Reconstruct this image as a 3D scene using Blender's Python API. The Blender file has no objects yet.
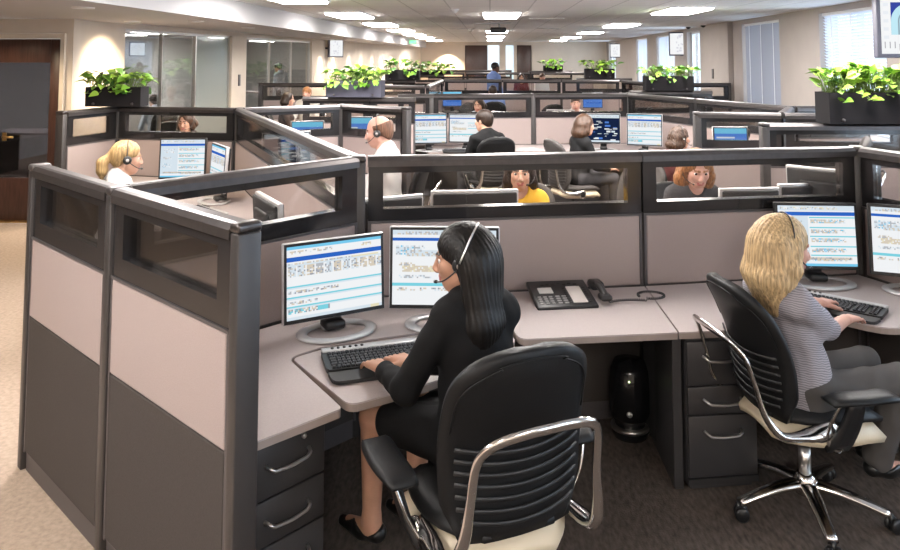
import bpy, bmesh, math, random
import numpy as np
from mathutils import Vector, Matrix, Quaternion
R = math.radians
PI = math.pi
rnd = random.Random(7)
SC = bpy.context.scene
COL = SC.collection

# ------------------------------------------------------------------ materials
MATS = {}
def nd(nt, t, **kw):
    n = nt.nodes.new(t)
    for k, v in kw.items():
        if k in n.inputs: n.inputs[k].default_value = v
        else: setattr(n, k, v)
    return n
def mat(name, col, rough=.5, metal=0., spec=.5, emit=None, estr=0., noise=None, bump=None, trans=0., coat=0., sheen=0.):
    """Principled material; noise=(scale, amount[, stretch xyz]) varies the colour, bump=(scale, strength[, stretch])"""
    if name in MATS: return MATS[name]
    m = bpy.data.materials.new(name); m.use_nodes = True; MATS[name] = m
    nt = m.node_tree; b = nt.nodes['Principled BSDF']
    c = (*col, 1)
    b.inputs['Base Color'].default_value = c
    b.inputs['Roughness'].default_value = rough; b.inputs['Metallic'].default_value = metal
    b.inputs['Specular IOR Level'].default_value = spec
    b.inputs['Coat Weight'].default_value = coat; b.inputs['Sheen Weight'].default_value = sheen
    if emit: b.inputs['Emission Color'].default_value = (*emit, 1); b.inputs['Emission Strength'].default_value = estr
    if noise or bump:
        tc = nd(nt, 'ShaderNodeTexCoord')
    if noise:
        mp = nd(nt, 'ShaderNodeMapping'); mp.inputs['Scale'].default_value = noise[2] if len(noise) > 2 else (1, 1, 1)
        nt.links.new(tc.outputs['Object'], mp.inputs['Vector'])
        n = nd(nt, 'ShaderNodeTexNoise', Scale=noise[0], Detail=4.)
        nt.links.new(mp.outputs['Vector'], n.inputs['Vector'])
        mx = nd(nt, 'ShaderNodeMixRGB'); a = noise[1]
        mx.inputs[1].default_value = tuple(max(0, x*(1-a)) for x in col)+(1,)
        mx.inputs[2].default_value = tuple(min(1, x*(1+a)) for x in col)+(1,)
        rp = nd(nt, 'ShaderNodeMapRange'); rp.inputs[1].default_value = .3; rp.inputs[2].default_value = .7
        nt.links.new(n.outputs['Fac'], rp.inputs[0]); nt.links.new(rp.outputs[0], mx.inputs[0])
        nt.links.new(mx.outputs[0], b.inputs['Base Color'])
    if bump:
        mp2 = nd(nt, 'ShaderNodeMapping'); mp2.inputs['Scale'].default_value = bump[2] if len(bump) > 2 else (1, 1, 1)
        nt.links.new(tc.outputs['Object'], mp2.inputs['Vector'])
        n2 = nd(nt, 'ShaderNodeTexNoise', Scale=bump[0], Detail=3.)
        nt.links.new(mp2.outputs['Vector'], n2.inputs['Vector'])
        bp = nd(nt, 'ShaderNodeBump', Strength=bump[1], Distance=.004)
        nt.links.new(n2.outputs['Fac'], bp.inputs['Height']); nt.links.new(bp.outputs['Normal'], b.inputs['Normal'])
    return m
def glass_mat(name, tint, refl=.5, rough=.03, dark=0.):
    """Clear pane: what lies behind shows through a tint, with a Fresnel reflection on top."""
    if name in MATS: return MATS[name]
    m = bpy.data.materials.new(name); m.use_nodes = True; MATS[name] = m
    nt = m.node_tree; nt.nodes.clear()
    out = nd(nt, 'ShaderNodeOutputMaterial'); tr = nd(nt, 'ShaderNodeBsdfTransparent'); gl = nd(nt, 'ShaderNodeBsdfGlossy')
    tr.inputs[0].default_value = (*tint, 1); gl.inputs['Roughness'].default_value = rough
    fr = nd(nt, 'ShaderNodeFresnel', IOR=1.45); mu = nd(nt, 'ShaderNodeMath', operation='MULTIPLY'); mu.inputs[1].default_value = refl
    mx = nd(nt, 'ShaderNodeMixShader')
    nt.links.new(fr.outputs[0], mu.inputs[0]); nt.links.new(mu.outputs[0], mx.inputs[0])
    nt.links.new(tr.outputs[0], mx.inputs[1]); nt.links.new(gl.outputs[0], mx.inputs[2]); nt.links.new(mx.outputs[0], out.inputs[0])
    if dark:   # a frosted share
        df = nd(nt, 'ShaderNodeBsdfDiffuse'); df.inputs[0].default_value = (.55, .58, .56, 1)
        m2 = nd(nt, 'ShaderNodeMixShader'); m2.inputs[0].default_value = dark
        nt.links.new(mx.outputs[0], m2.inputs[1]); nt.links.new(df.outputs[0], m2.inputs[2]); nt.links.new(m2.outputs[0], out.inputs[0])
    return m
def emis(name, col, s):
    if name in MATS: return MATS[name]
    m = bpy.data.materials.new(name); m.use_nodes = True; MATS[name] = m
    nt = m.node_tree; nt.nodes.clear()
    out = nd(nt, 'ShaderNodeOutputMaterial'); e = nd(nt, 'ShaderNodeEmission'); e.inputs[0].default_value = (*col, 1); e.inputs[1].default_value = s
    nt.links.new(e.outputs[0], out.inputs[0]); return m
def srgb(r, g, b):
    f = lambda x: (x/255/12.92 if x/255 <= .04045 else ((x/255+.055)/1.055)**2.4)
    return (f(r), f(g), f(b))

# ------------------------------------------------------------------ objects
def empty(name, loc=(0, 0, 0), rz=0.):
    o = bpy.data.objects.new(name, None); COL.objects.link(o)
    o.empty_display_size = .1; o.location = loc; o.rotation_euler = (0, 0, rz); return o
def tag(o, label=None, cat=None, group=None, kind=None):
    if label: o['label'] = label
    if cat: o['category'] = cat
    if group: o['group'] = group
    if kind: o['kind'] = kind
    return o
def thing(name, label, cat, loc=(0, 0, 0), rz=0., group=None):
    return tag(empty(name, loc, rz), label, cat, group)
def copy_tree(o, parent=None):
    c = o.copy(); COL.objects.link(c)
    if parent is not None: c.parent = parent
    for ch in list(o.children): copy_tree(ch, c)
    return c
def dup(o, loc, rz=0., label=None, group=None):
    c = copy_tree(o); c.location = loc; c.rotation_euler = (0, 0, rz)
    if label: c['label'] = label
    if group: c['group'] = group
    return c

class MB:
    """Collects shapes and links them as ONE mesh object."""
    def __init__(s): s.v = []; s.f = []; s.m = []; s.s = []
    def add(s, vs, fs, mi=0, smooth=False):
        b = len(s.v); s.v += [tuple(v) for v in vs]
        for f in fs: s.f.append(tuple(b+i for i in f)); s.m.append(mi); s.s.append(smooth)
        return s
    def bm(s, bm, mi=0, smooth=False, M=None):
        bm.verts.index_update()
        vs = [(M @ v.co if M else v.co.copy()) for v in bm.verts]; fs = [[v.index for v in f.verts] for f in bm.faces]
        bm.free(); return s.add(vs, fs, mi, smooth)
    def box(s, x0, x1, y0, y1, z0, z1, bev=0., seg=2, mi=0, M=None, smooth=None):
        bm = bmesh.new(); bmesh.ops.create_cube(bm, size=1)
        for v in bm.verts: v.co = Vector(((x0+x1)/2+v.co.x*(x1-x0), (y0+y1)/2+v.co.y*(y1-y0), (z0+z1)/2+v.co.z*(z1-z0)))
        if bev: bmesh.ops.bevel(bm, geom=bm.edges[:], offset=min(bev, .49*min(x1-x0, y1-y0, z1-z0)), segments=seg, affect='EDGES', profile=.5)
        return s.bm(bm, mi, bool(bev) and seg > 1 if smooth is None else smooth, M)
    def prism(s, poly, z0, z1, bev=0., seg=2, mi=0, M=None):
        bm = bmesh.new(); n = len(poly)
        a = sum(poly[i][0]*poly[(i+1) % n][1]-poly[(i+1) % n][0]*poly[i][1] for i in range(n))
        if a < 0: poly = poly[::-1]
        lo = [bm.verts.new((x, y, z0)) for x, y in poly]; hi = [bm.verts.new((x, y, z1)) for x, y in poly]
        bm.faces.new(lo[::-1]); bm.faces.new(hi)
        for i in range(n): bm.faces.new((lo[i], lo[(i+1) % n], hi[(i+1) % n], hi[i]))
        if bev:
            es = [e for e in bm.edges if abs(e.verts[0].co.z-e.verts[1].co.z) < 1e-6]
            bmesh.ops.bevel(bm, geom=es, offset=bev, segments=seg, affect='EDGES', profile=.5)
        return s.bm(bm, mi, False, M)
    def tube(s, pts, r, n=10, mi=0, closed=False, flat=1., up=None, cap=True, M=None):
        """Tube along pts; r a number or one per point; flat squashes the section across `up`."""
        P = [Vector(p) for p in pts]; k = len(P); rr = r if hasattr(r, '__len__') else [r]*k
        vs = []; fs = []; N = None
        for i in range(k):
            t = (P[(i+1) % k]-P[i-1]) if closed else (P[min(i+1, k-1)]-P[max(i-1, 0)])
            t.normalize()
            if up is not None: N = (Vector(up)-t*t.dot(Vector(up))).normalized()
            elif N is None:
                N = t.orthogonal().normalized()
            else: N = (N-t*t.dot(N)).normalized()
            B = t.cross(N)
            for j in range(n):
                a = 2*PI*j/n; vs.append(P[i]+N*(math.cos(a)*rr[i]*flat)+B*(math.sin(a)*rr[i]))
        for i in range(k if closed else k-1):
            for j in range(n):
                a = i*n+j; b = i*n+(j+1) % n; c = ((i+1) % k)*n+(j+1) % n; d = ((i+1) % k)*n+j
                fs.append((a, b, c, d))
        if cap and not closed: fs += [tuple(range(n))[::-1], tuple((k-1)*n+j for j in range(n))]
        if M: vs = [M @ v for v in vs]
        return s.add(vs, fs, mi, True)
    def lathe(s, prof, n=20, c=(0, 0, 0), mi=0, M=None, smooth=True):
        vs = []; fs = []; k = len(prof)
        for r, z in prof:
            for j in range(n):
                a = 2*PI*j/n; vs.append(Vector((c[0]+r*math.cos(a), c[1]+r*math.sin(a), c[2]+z)))
        for i in range(k-1):
            for j in range(n): fs.append((i*n+j, i*n+(j+1) % n, (i+1)*n+(j+1) % n, (i+1)*n+j))
        if prof[0][0] > 1e-5: fs.append(tuple(range(n))[::-1])
        if prof[-1][0] > 1e-5: fs.append(tuple((k-1)*n+j for j in range(n)))
        if M: vs = [M @ v for v in vs]
        return s.add(vs, fs, mi, smooth)
    def sheet(s, grid, th, mi=0, smooth=True):
        """Thick sheet from a grid of points (rows of equal length)."""
        h = len(grid); w = len(grid[0]); G = [[Vector(p) for p in r] for r in grid]
        vs = []
        for sg in (.5, -.5):
            for i in range(h):
                for j in range(w):
                    du = G[i][min(j+1, w-1)]-G[i][max(j-1, 0)]; dv = G[min(i+1, h-1)][j]-G[max(i-1, 0)][j]
                    nn = du.cross(dv)
                    if nn.length < 1e-9: nn = Vector((0, 0, 1))
                    t = th(i/(h-1), j/(w-1)) if callable(th) else th
                    vs.append(G[i][j]+nn.normalized()*t*sg)
        fs = []; o = h*w
        for i in range(h-1):
            for j in range(w-1):
                a, b, c, d = i*w+j, i*w+j+1, (i+1)*w+j+1, (i+1)*w+j
                fs += [(a, b, c, d), (o+d, o+c, o+b, o+a)]
        for j in range(w-1):
            fs += [(o+j, o+j+1, j+1, j), ((h-1)*w+j, (h-1)*w+j+1, o+(h-1)*w+j+1, o+(h-1)*w+j)]
        for i in range(h-1):
            fs += [(i*w, (i+1)*w, o+(i+1)*w, o+i*w), (o+i*w+w-1, o+(i+1)*w+w-1, (i+1)*w+w-1, i*w+w-1)]
        return s.add(vs, fs, mi, smooth)
    def build(s, name, mats, parent=None, label=None, kind=None):
        me = bpy.data.meshes.new(name); me.from_pydata(s.v, [], s.f)
        for m in (mats if isinstance(mats, (list, tuple)) else [mats]): me.materials.append(m)
        me.polygons.foreach_set('material_index', s.m); me.polygons.foreach_set('use_smooth', s.s)
        me.update()
        o = bpy.data.objects.new(name, me); COL.objects.link(o)
        if parent is not None: o.parent = parent
        if label: o['label'] = label
        if kind: o['kind'] = kind
        return o
def smooth_path(pts, n=6):
    """Catmull-Rom through pts"""
    P = [Vector(p) for p in pts]; out = []
    for i in range(len(P)-1):
        a, b, c, d = P[max(i-1, 0)], P[i], P[i+1], P[min(i+2, len(P)-1)]
        for k in range(n):
            t = k/n
            out.append(.5*((2*b)+(c-a)*t+(2*a-5*b+4*c-d)*t*t+(3*b-3*c+d-a)*t**3))
    out.append(P[-1]); return out
def round_poly(pts, r, n=5):
    """Rounds each corner of a polygon; r one radius or a list."""
    out = []; k = len(pts)
    for i in range(k):
        p = Vector(pts[i]).to_2d(); a = Vector(pts[i-1]).to_2d(); b = Vector(pts[(i+1) % k]).to_2d()
        q = r[i] if hasattr(r, '__len__') else r
        if q <= 0: out.append(tuple(p)); continue
        u = (a-p); v = (b-p); q1 = min(q, u.length*.45, v.length*.45); u.normalize(); v.normalize()
        s0 = p+u*q1; s1 = p+v*q1
        for j in range(n+1):
            t = j/n; out.append(tuple((1-t)**2*s0+2*t*(1-t)*p+t*t*s1))
    return out

# ------------------------------------------------------------------ distance-field bodies
def rotm(yaw=0, pitch=0, roll=0):
    return np.array(Matrix.Rotation(yaw, 3, 'Z') @ Matrix.Rotation(pitch, 3, 'X') @ Matrix.Rotation(roll, 3, 'Y'))
class Field:
    """Soft union of round cones and ellipsoids, turned into one closed mesh."""
    def __init__(s): s.p = []; s.sub = []
    def cone(s, a, b, ra, rb, k=.02, tag=0):
        s.p.append(('c', np.array(a, float), np.array(b, float), ra, rb, k, tag)); return s
    def ell(s, c, r, M=None, k=.02, tag=0):
        s.p.append(('e', np.array(c, float), np.array(r, float), np.eye(3) if M is None else np.array(M), 0, k, tag)); return s
    def cut_ell(s, c, r, M=None, k=.01): s.sub.append(('e', np.array(c, float), np.array(r, float), np.eye(3) if M is None else np.array(M), k)); return s
    def cut_plane(s, p, n, k=.004):
        n = np.array(n, float); s.sub.append(('p', np.array(p, float), n/np.linalg.norm(n), None, k)); return s
    @staticmethod
    def _d(p, X):
        if p[0] == 'c':
            a, b = p[1], p[2]; ab = b-a; L = max(ab@ab, 1e-9); q = X-a
            t = np.clip((q@ab)/L, 0, 1)
            return np.linalg.norm(q-t[..., None]*ab, axis=-1)-(p[3]+(p[4]-p[3])*t)
        q = (X-p[1])@p[3]
        k0 = np.linalg.norm(q/p[2], axis=-1); k1 = np.linalg.norm(q/(p[2]**2), axis=-1)
        return k0*(k0-1)/np.maximum(k1, 1e-6)
    def mesh(s, vox, disp=None, grow=0.):
        lo = np.full(3, 9.); hi = np.full(3, -9.); bb = []
        for p in s.p:
            if p[0] == 'c': m = max(p[3], p[4]); l = np.minimum(p[1], p[2])-m; h = np.maximum(p[1], p[2])+m
            else:
                e = np.sqrt(((p[3]*p[2])**2).sum(axis=1)); l = p[1]-e; h = p[1]+e
            bb.append((l, h)); lo = np.minimum(lo, l); hi = np.maximum(hi, h)
        lo -= grow+4*vox; hi += grow+4*vox; n = np.ceil((hi-lo)/vox).astype(int)+1
        D = np.full(n, .06, np.float32)
        ax = [lo[i]+vox*np.arange(n[i]) for i in range(3)]
        for p, (l, h) in zip(s.p, bb):
            k = max(p[5], 1e-4); mg = .05+grow
            i0 = np.maximum(((l-mg-lo)/vox).astype(int), 0); i1 = np.minimum(((h+mg-lo)/vox).astype(int)+2, n)
            sl = tuple(slice(a, b) for a, b in zip(i0, i1))
            X = np.stack(np.meshgrid(*[ax[i][sl[i]] for i in range(3)], indexing='ij'), -1)
            d = s._d(p, X); o = D[sl]
            hh = np.maximum(k-np.abs(o-d), 0)/k
            D[sl] = np.minimum(o, d)-hh*hh*k*.25
        if grow: D -= grow
        if s.sub or disp is not None:
            X = np.stack(np.meshgrid(*ax, indexing='ij'), -1)
            if disp is not None: D = D+disp(X)
            for q in s.sub:
                d = (X-q[1])@q[2] if q[0] == 'p' else -s._d(('e', q[1], q[2], q[3]), X)
                k = q[4]; hh = np.maximum(k-np.abs(D-d), 0)/k
                D = np.maximum(D, d)+hh*hh*k*.25
        return surface_nets(D.astype(np.float32), lo, vox)
def surface_nets(D, lo, vox):
    S = D < 0; n = D.shape
    c = np.zeros(tuple(k-1 for k in n), np.int8)
    for dx in (0, 1):
        for dy in (0, 1):
            for dz in (0, 1): c += S[dx:n[0]-1+dx, dy:n[1]-1+dy, dz:n[2]-1+dz]
    act = np.argwhere((c > 0) & (c < 8)); idx = np.full(c.shape, -1, np.int64); idx[tuple(act.T)] = np.arange(len(act))
    acc = np.zeros((len(act), 3)); cnt = np.zeros(len(act))
    cor = [(x, y, z) for x in (0, 1) for y in (0, 1) for z in (0, 1)]
    val = {q: D[act[:, 0]+q[0], act[:, 1]+q[1], act[:, 2]+q[2]] for q in cor}
    for q in cor:
        for a in range(3):
            if q[a]: continue
            r = list(q); r[a] = 1; r = tuple(r); v0, v1 = val[q], val[r]
            m = (v0 < 0) != (v1 < 0); t = np.where(m, v0/np.where(m, v0-v1, 1), 0)
            p = np.array(q, float)[None]+0*t[:, None]; p[:, a] += t
            acc += np.where(m[:, None], p, 0); cnt += m
    V = lo+vox*(act+acc/np.maximum(cnt, 1)[:, None])
    F = []
    for a in range(3):
        b, d = (a+1) % 3, (a+2) % 3
        sl0 = [slice(1, n[i]-1) for i in range(3)]; sl1 = list(sl0)
        sl0[a] = slice(0, n[a]-1); sl1[a] = slice(1, n[a])
        s0, s1 = S[tuple(sl0)], S[tuple(sl1)]
        e = np.argwhere(s0 != s1); ins = s0[tuple(e.T)]
        off = np.array([0 if i == a else 1 for i in range(3)]); e = e+off
        def cell(db, dd):
            q = e.copy(); q[:, b] -= db; q[:, d] -= dd; return idx[tuple(q.T)]
        q = np.stack([cell(1, 1), cell(0, 1), cell(0, 0), cell(1, 0)], 1)
        q[~ins] = q[~ins][:, ::-1]; F.append(q)
    F = np.concatenate(F); return V, F[(F >= 0).all(1)]
def relax(V, F, it=2):
    for _ in range(it):
        A = np.zeros_like(V); C = np.zeros(len(V))
        for i in range(4):
            for j in (1, 3):
                np.add.at(A, F[:, i], V[F[:, (i+j) % 4]]); np.add.at(C, F[:, i], 1)
        V = V*.5+.5*A/np.maximum(C, 1)[:, None]
    return V
def field_obj(name, VF, mats, parent=None, face_mat=None, label=None, rel=1):
    V, F = VF
    if rel: V = relax(V, F, rel)
    me = bpy.data.meshes.new(name); me.vertices.add(len(V)); me.vertices.foreach_set('co', V.astype(np.float32).ravel())
    me.loops.add(F.size); me.loops.foreach_set('vertex_index', F.astype(np.int32).ravel())
    me.polygons.add(len(F)); me.polygons.foreach_set('loop_start', np.arange(0, F.size, 4, dtype=np.int32))
    me.polygons.foreach_set('use_smooth', np.ones(len(F), bool))
    for m in (mats if isinstance(mats, (list, tuple)) else [mats]): me.materials.append(m)
    if face_mat is not None: me.polygons.foreach_set('material_index', face_mat(V[F].mean(1)).astype(np.int32))
    me.update(); me.validate()
    o = bpy.data.objects.new(name, me); COL.objects.link(o)
    if parent is not None: o.parent = parent
    if label: o['label'] = label
    return o
# ------------------------------------------------------------------ palette
M_carpet_dark = mat('carpet_brown', (.095, .076, .064), .95, spec=.1, noise=(55, .35, (1, .35, 1)), bump=(120, .6))
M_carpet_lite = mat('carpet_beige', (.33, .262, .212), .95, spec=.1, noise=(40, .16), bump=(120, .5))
M_wall = mat('wall_paint_cream', (.66, .58, .49), .85, spec=.2, noise=(3, .03))
M_wallr = mat('wall_paint_beige', (.42, .375, .345), .85, spec=.2, noise=(3, .03))
M_soffit = mat('soffit_paint', (.54, .53, .54), .85, spec=.2)
M_white = mat('white_trim_paint', (.78, .78, .78), .5)
M_rail = mat('rail_graphite_metal', (.095, .086, .085), .33, .75, noise=(30, .08))
M_frame = mat('frame_graphite_paint', (.085, .076, .078), .45, .2)
M_border = mat('dark_glass_border', (.018, .017, .018), .12, spec=.6)
M_post = mat('post_graphite_paint', (.052, .047, .046), .42, .3)
M_tile = mat('fabric_tile_mauve', (.34, .278, .265), .9, spec=.15, noise=(260, .07), bump=(400, .25))
M_lower = mat('fabric_tile_charcoal', (.058, .050, .046), .85, spec=.2, noise=(220, .10), bump=(400, .25))
M_glass = glass_mat('panel_glass', (.94, .92, .90), .7)
M_top = mat('worktop_laminate', (.44, .385, .375), .42, spec=.4, noise=(180, .05))
M_edge = mat('worktop_edge_band', (.30, .245, .22), .5)
M_dark = mat('charcoal_metal', (.028, .027, .028), .42, .2)
M_drawer = mat('drawer_charcoal', (.040, .038, .039), .40, .2)
M_black = mat('black_plastic', (.012, .012, .013), .38)
M_blackm = mat('black_matte_plastic', (.02, .02, .021), .6)
M_chrome = mat('polished_aluminium', (.72, .70, .68), .14, 1.)
M_alu = mat('satin_aluminium', (.62, .60, .58), .3, 1.)
M_silver = mat('silver_plastic', (.56, .56, .57), .32, .35)
M_wood = mat('dark_mahogany', (.055, .026, .020), .35, noise=(9, .3, (6, 6, .6)))
M_brass = mat('brass', (.75, .5, .2), .3, 1.)

# ceiling tiles: a procedural grid of 0.61 x 1.22 m tiles with raised T-bars
def tile_mat():
    m = mat('ceiling_tile', (.80, .77, .76), .9, spec=.15)
    nt = m.node_tree; b = nt.nodes['Principled BSDF']
    tc = nd(nt, 'ShaderNodeTexCoord'); mp = nd(nt, 'ShaderNodeMapping'); mp.inputs['Rotation'].default_value = (0, 0, R(90))
    br = nd(nt, 'ShaderNodeTexBrick', offset=0., squash=1.)
    br.inputs['Color1'].default_value = (.90, .875, .86, 1); br.inputs['Color2'].default_value = (.86, .835, .82, 1); br.inputs['Mortar'].default_value = (.64, .62, .61, 1)
    br.inputs['Scale'].default_value = 1.; br.inputs['Mortar Size'].default_value = .012; br.inputs['Mortar Smooth'].default_value = .1
    br.inputs['Brick Width'].default_value = 1.22; br.inputs['Row Height'].default_value = .61
    nt.links.new(tc.outputs['Object'], mp.inputs['Vector']); nt.links.new(mp.outputs['Vector'], br.inputs['Vector'])
    no = nd(nt, 'ShaderNodeTexNoise', Scale=90.); nt.links.new(tc.outputs['Object'], no.inputs['Vector'])
    mx = nd(nt, 'ShaderNodeMixRGB', blend_type='MULTIPLY'); mx.inputs[0].default_value = .12
    nt.links.new(br.outputs['Color'], mx.inputs[1]); nt.links.new(no.outputs['Fac'], mx.inputs[2]); nt.links.new(mx.outputs[0], b.inputs['Base Color'])
    bp = nd(nt, 'ShaderNodeBump', Strength=.4, Distance=.004); nt.links.new(br.outputs['Fac'], bp.inputs['Height']); nt.links.new(bp.outputs['Normal'], b.inputs['Normal'])
    return m
M_ceil = tile_mat()

CEIL = 2.75; SOF = 2.47; YF = 37.; YB = -3.
def xl(y): return -5.2+.0615*(y-8.87)          # the left wall runs slightly askew
def xr(y): return 4.9+.0293*(y-8.)
def struct(name, mb, mats): return mb.build(name, mats, kind='structure')

# floors
struct('floor', MB().prism([(-.80, YB), (5.4, YB), (xr(YF)+.2, YF+.2), (-2.2, YF+.2), (-4.3, 9.0), (-4.3, 7.2), (-2.265, 3.655), (-.80, 2.43)], -.1, 0), M_carpet_dark)
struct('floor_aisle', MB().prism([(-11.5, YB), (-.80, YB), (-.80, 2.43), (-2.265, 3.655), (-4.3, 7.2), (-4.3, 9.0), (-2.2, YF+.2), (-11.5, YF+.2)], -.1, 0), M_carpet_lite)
struct('ceiling', MB().prism([(-5.5, YB), (5.4, YB), (xr(YF)+.2, YF+.2), (-5.5, YF+.2)], CEIL, CEIL+.1), M_ceil)
struct('ceiling_left', MB().prism([(-11.5, YB), (-5.5, YB), (-5.5, YF), (-11.5, YF)], SOF+.1, SOF+.2), M_soffit)
# soffit with its fascia along the left wall
struct('trim_soffit', MB().prism([(-3.45, YB), (-3.2, YF), (-5.52, YF), (-5.52, YB)], SOF, CEIL-.001), M_soffit)

# the far wall with its two dark doors and two sidelights
MBw = MB()
MBw.box(xl(YF)-.3, -1.27, YF, YF+.15, 0, CEIL).box(2.07, xr(YF)+.3, YF, YF+.15, 0, CEIL)
MBw.box(-1.27, 2.07, YF, YF+.15, 2.60, CEIL).box(.46, .78, YF, YF+.15, 0, 2.6)
MBw.box(1.17, 1.33, YF, YF+.15, 0, 2.6)
MBw.box(-1.4, 2.2, YF+.151, YF+.25, 0, CEIL)
struct('wall_far', MBw, M_wall)
for nme, x0, x1 in (('door_1', -1.25, -.14), ('door_2', 1.33, 2.05)):
    d = MB().box(x0, x1, YF+.02, YF+.09, 0, 2.58, .01).build(nme, M_wood, kind='structure')
    MB().tube([(x1-.1, YF-.03, 1.0), (x1-.1, YF-.03, 1.15)], .012).build('door_handle', M_brass, d)
M_lite = mat('daylit_glass', (.55, .68, .75), .1, emit=(.62, .80, .92), estr=.45)
for nme, x0, x1 in (('window_1', -.12, .46), ('window_2', .78, 1.17)):
    MB().box(x0, x1, YF+.04, YF+.06, 0, 2.58).build(nme, M_lite, kind='structure')
struct('wall_back', MB().box(-11.5, 5.4, YB-.15, YB, 0, CEIL), M_wall)

# right wall: piers, headers and sills around five windows
WIN = [(-1.6, 1.2), (2.6, 5.2), (6.2, 8.4), (9.55, 11.55), (13.25, 15.35), (18.75, 20.1), (21.7, 24.3), (26.0, 28.2), (33.9, 36.1)]  # nearest three are unseen, added to bring in more daylight
WZ0, WZ1 = .9, 2.66
def rseg(mb, y0, y1, z0, z1, t=.28, o=0.):
    mb.prism([(xr(y0)+o, y0), (xr(y1)+o, y1), (xr(y1)+o+t, y1), (xr(y0)+o+t, y0)], z0, z1)
mw = MB(); y = YB
for a, b in WIN:
    rseg(mw, y, a, 0, CEIL); rseg(mw, a, b, 0, WZ0); rseg(mw, a, b, WZ1, CEIL); y = b
rseg(mw, y, YF+.2, 0, CEIL)
rseg(mw, 16.0, 18.3, 0, CEIL, .28, -.10)
struct('wall_right', mw, M_wallr)
M_blind = mat('blind_slat_white', (.80, .80, .84), .5)
def slat_mat(nm):
    m = bpy.data.materials.new('blind_slat_'+nm); m.use_nodes = True; nt = m.node_tree; nt.nodes.clear()
    o = nd(nt, 'ShaderNodeOutputMaterial'); d = nd(nt, 'ShaderNodeBsdfDiffuse'); t = nd(nt, 'ShaderNodeBsdfTranslucent'); x = nd(nt, 'ShaderNodeMixShader')
    d.inputs[0].default_value = (.66, .68, .74, 1) if nm == 'open' else (.37, .37, .40, 1); t.inputs[0].default_value = (.72, .80, .92, 1); x.inputs[0].default_value = .16 if nm == 'open' else .03
    nt.links.new(d.outputs[0], x.inputs[1]); nt.links.new(t.outputs[0], x.inputs[2]); nt.links.new(x.outputs[0], o.inputs[0]); return m
M_slat = slat_mat('open'); M_slatc = slat_mat('closed')
M_wglass = glass_mat('window_glass', (.93, .97, 1.), .6)
for i, (a, b) in enumerate(WIN):
    w = MB(); o = .12; c = .05
    for z0, z1 in ((WZ0, WZ0+c), (WZ1-c, WZ1)): rseg(w, a, b, z0, z1, .08, o)
    for y0, y1 in ((a, a+c), (b-c, b), ((a+b)/2-.02, (a+b)/2+.02)): rseg(w, y0, y1, WZ0+c, WZ1-c, .08, o)
    fr = w.build('window_%d' % (i+3), M_white, kind='structure')
    g = MB(); rseg(g, a+c, b-c, WZ0+c, WZ1-c, .008, o+.035); g.build('window_pane', M_wglass, fr)
BL = [('bright venetian blind in the window behind the large planter on the right', .028, (0, 1), .78, 1),
      ('closed grey venetian blind left of the wide beige pier on the right wall', .0245, (0, 1), 1.22, 1),
      None, ('closed white blind behind the wall screen, middle of the right wall', .026, (0, 1), 1.2, 1),
      ('closed white blind of the window over the long planter, far along the right wall', .026, (0, 1), 1.2, 1), None]
for i, sp in enumerate(BL):
    if not sp: continue
    a, b = WIN[i+3]; x0 = xr((a+b)/2)
    t = thing('window_blind', sp[0], 'blind', (x0+.06, (a+b)/2, WZ1), -math.atan(.0293))
    L = b-a-.08
    s = MB(); pit = .045; n = int((WZ1-WZ0-.08)/pit)
    cs, sn = math.cos(sp[3]), math.sin(sp[3]); h = .026
    for k in range(n):
        z = -.06-k*pit
        p = [(-h*cs, h*sn), (h*cs, -h*sn)]
        vs = [(p[0][0], -L/2, z+p[0][1]), (p[1][0], -L/2, z+p[1][1]), (p[1][0], L/2, z+p[1][1]), (p[0][0], L/2, z+p[0][1])]
        s.add(vs, [(0, 1, 2, 3)])
    s.build('slat', M_slatc if i == 1 else M_slat, t)
    MB().box(-.03, .03, -L/2, L/2, -.045, 0, .004).build('head_rail', M_white, t)
    c = MB()
    for f in (-.33, 0, .33): c.box(-.036, -.032, f*L-.012, f*L+.012, -(WZ1-WZ0)+.05, -.04)
    c.build('ladder_tape', M_white, t)

# left wall: piers and header around the two glazed openings; beyond Y=19.4 it is solid
def lseg(mb, y0, y1, z0, z1, t=.16, o=0.):
    mb.prism([(xl(y0)-o, y0), (xl(y1)-o, y1), (xl(y1)-o-t, y1), (xl(y0)-o-t, y0)], z0, z1)
LW = [(10.15, 13.85), (14.55, 18.9)]
ml = MB(); y = 9.031
for a, b in LW:
    lseg(ml, y, a, 0, SOF); lseg(ml, a, b, 2.40, SOF); y = b
lseg(ml, y, YF+.1, 0, SOF)
struct('wall_left', ml, M_wall)
# the short wall that faces the camera, with the glazed mahogany door
md = MB().box(-5.25, -5.13, 8.87, 9.03, 0, SOF).box(-6.62, -5.25, 8.87, 9.03, 2.30, SOF).box(-11.5, -6.62, 8.87, 9.03, 0, SOF)
struct('wall_left_return', md, M_wall)
struct('wall_corridor', MB().box(-11.6, -11.45, YB, YF, 0, SOF+.1), M_wall)
tr = MB().box(-5.27, -5.22, 8.83, 8.869, 0, 2.23).box(-6.65, -6.58, 8.83, 8.869, 0, 2.23).box(-6.65, -5.22, 8.83, 8.869, 2.23, 2.29)
struct('trim_1', tr, mat('door_casing_cream', (.62, .54, .44), .5))
d = MB()
for bx in ((-6.57, -6.36, 0, 2.22), (-5.43, -5.275, 0, 2.22), (-6.36, -5.43, 0, .52), (-6.36, -5.43, 1.93, 2.22)): d.box(bx[0], bx[1], 8.90, 8.955, bx[2], bx[3], .006)
d3 = struct('door_3', d, M_wood)
MB().box(-6.37, -5.42, 8.92, 8.935, .51, 1.94).build('door_glass', glass_mat('door_glass', (.34, .34, .36), 1.6, .02), d3)
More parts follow.
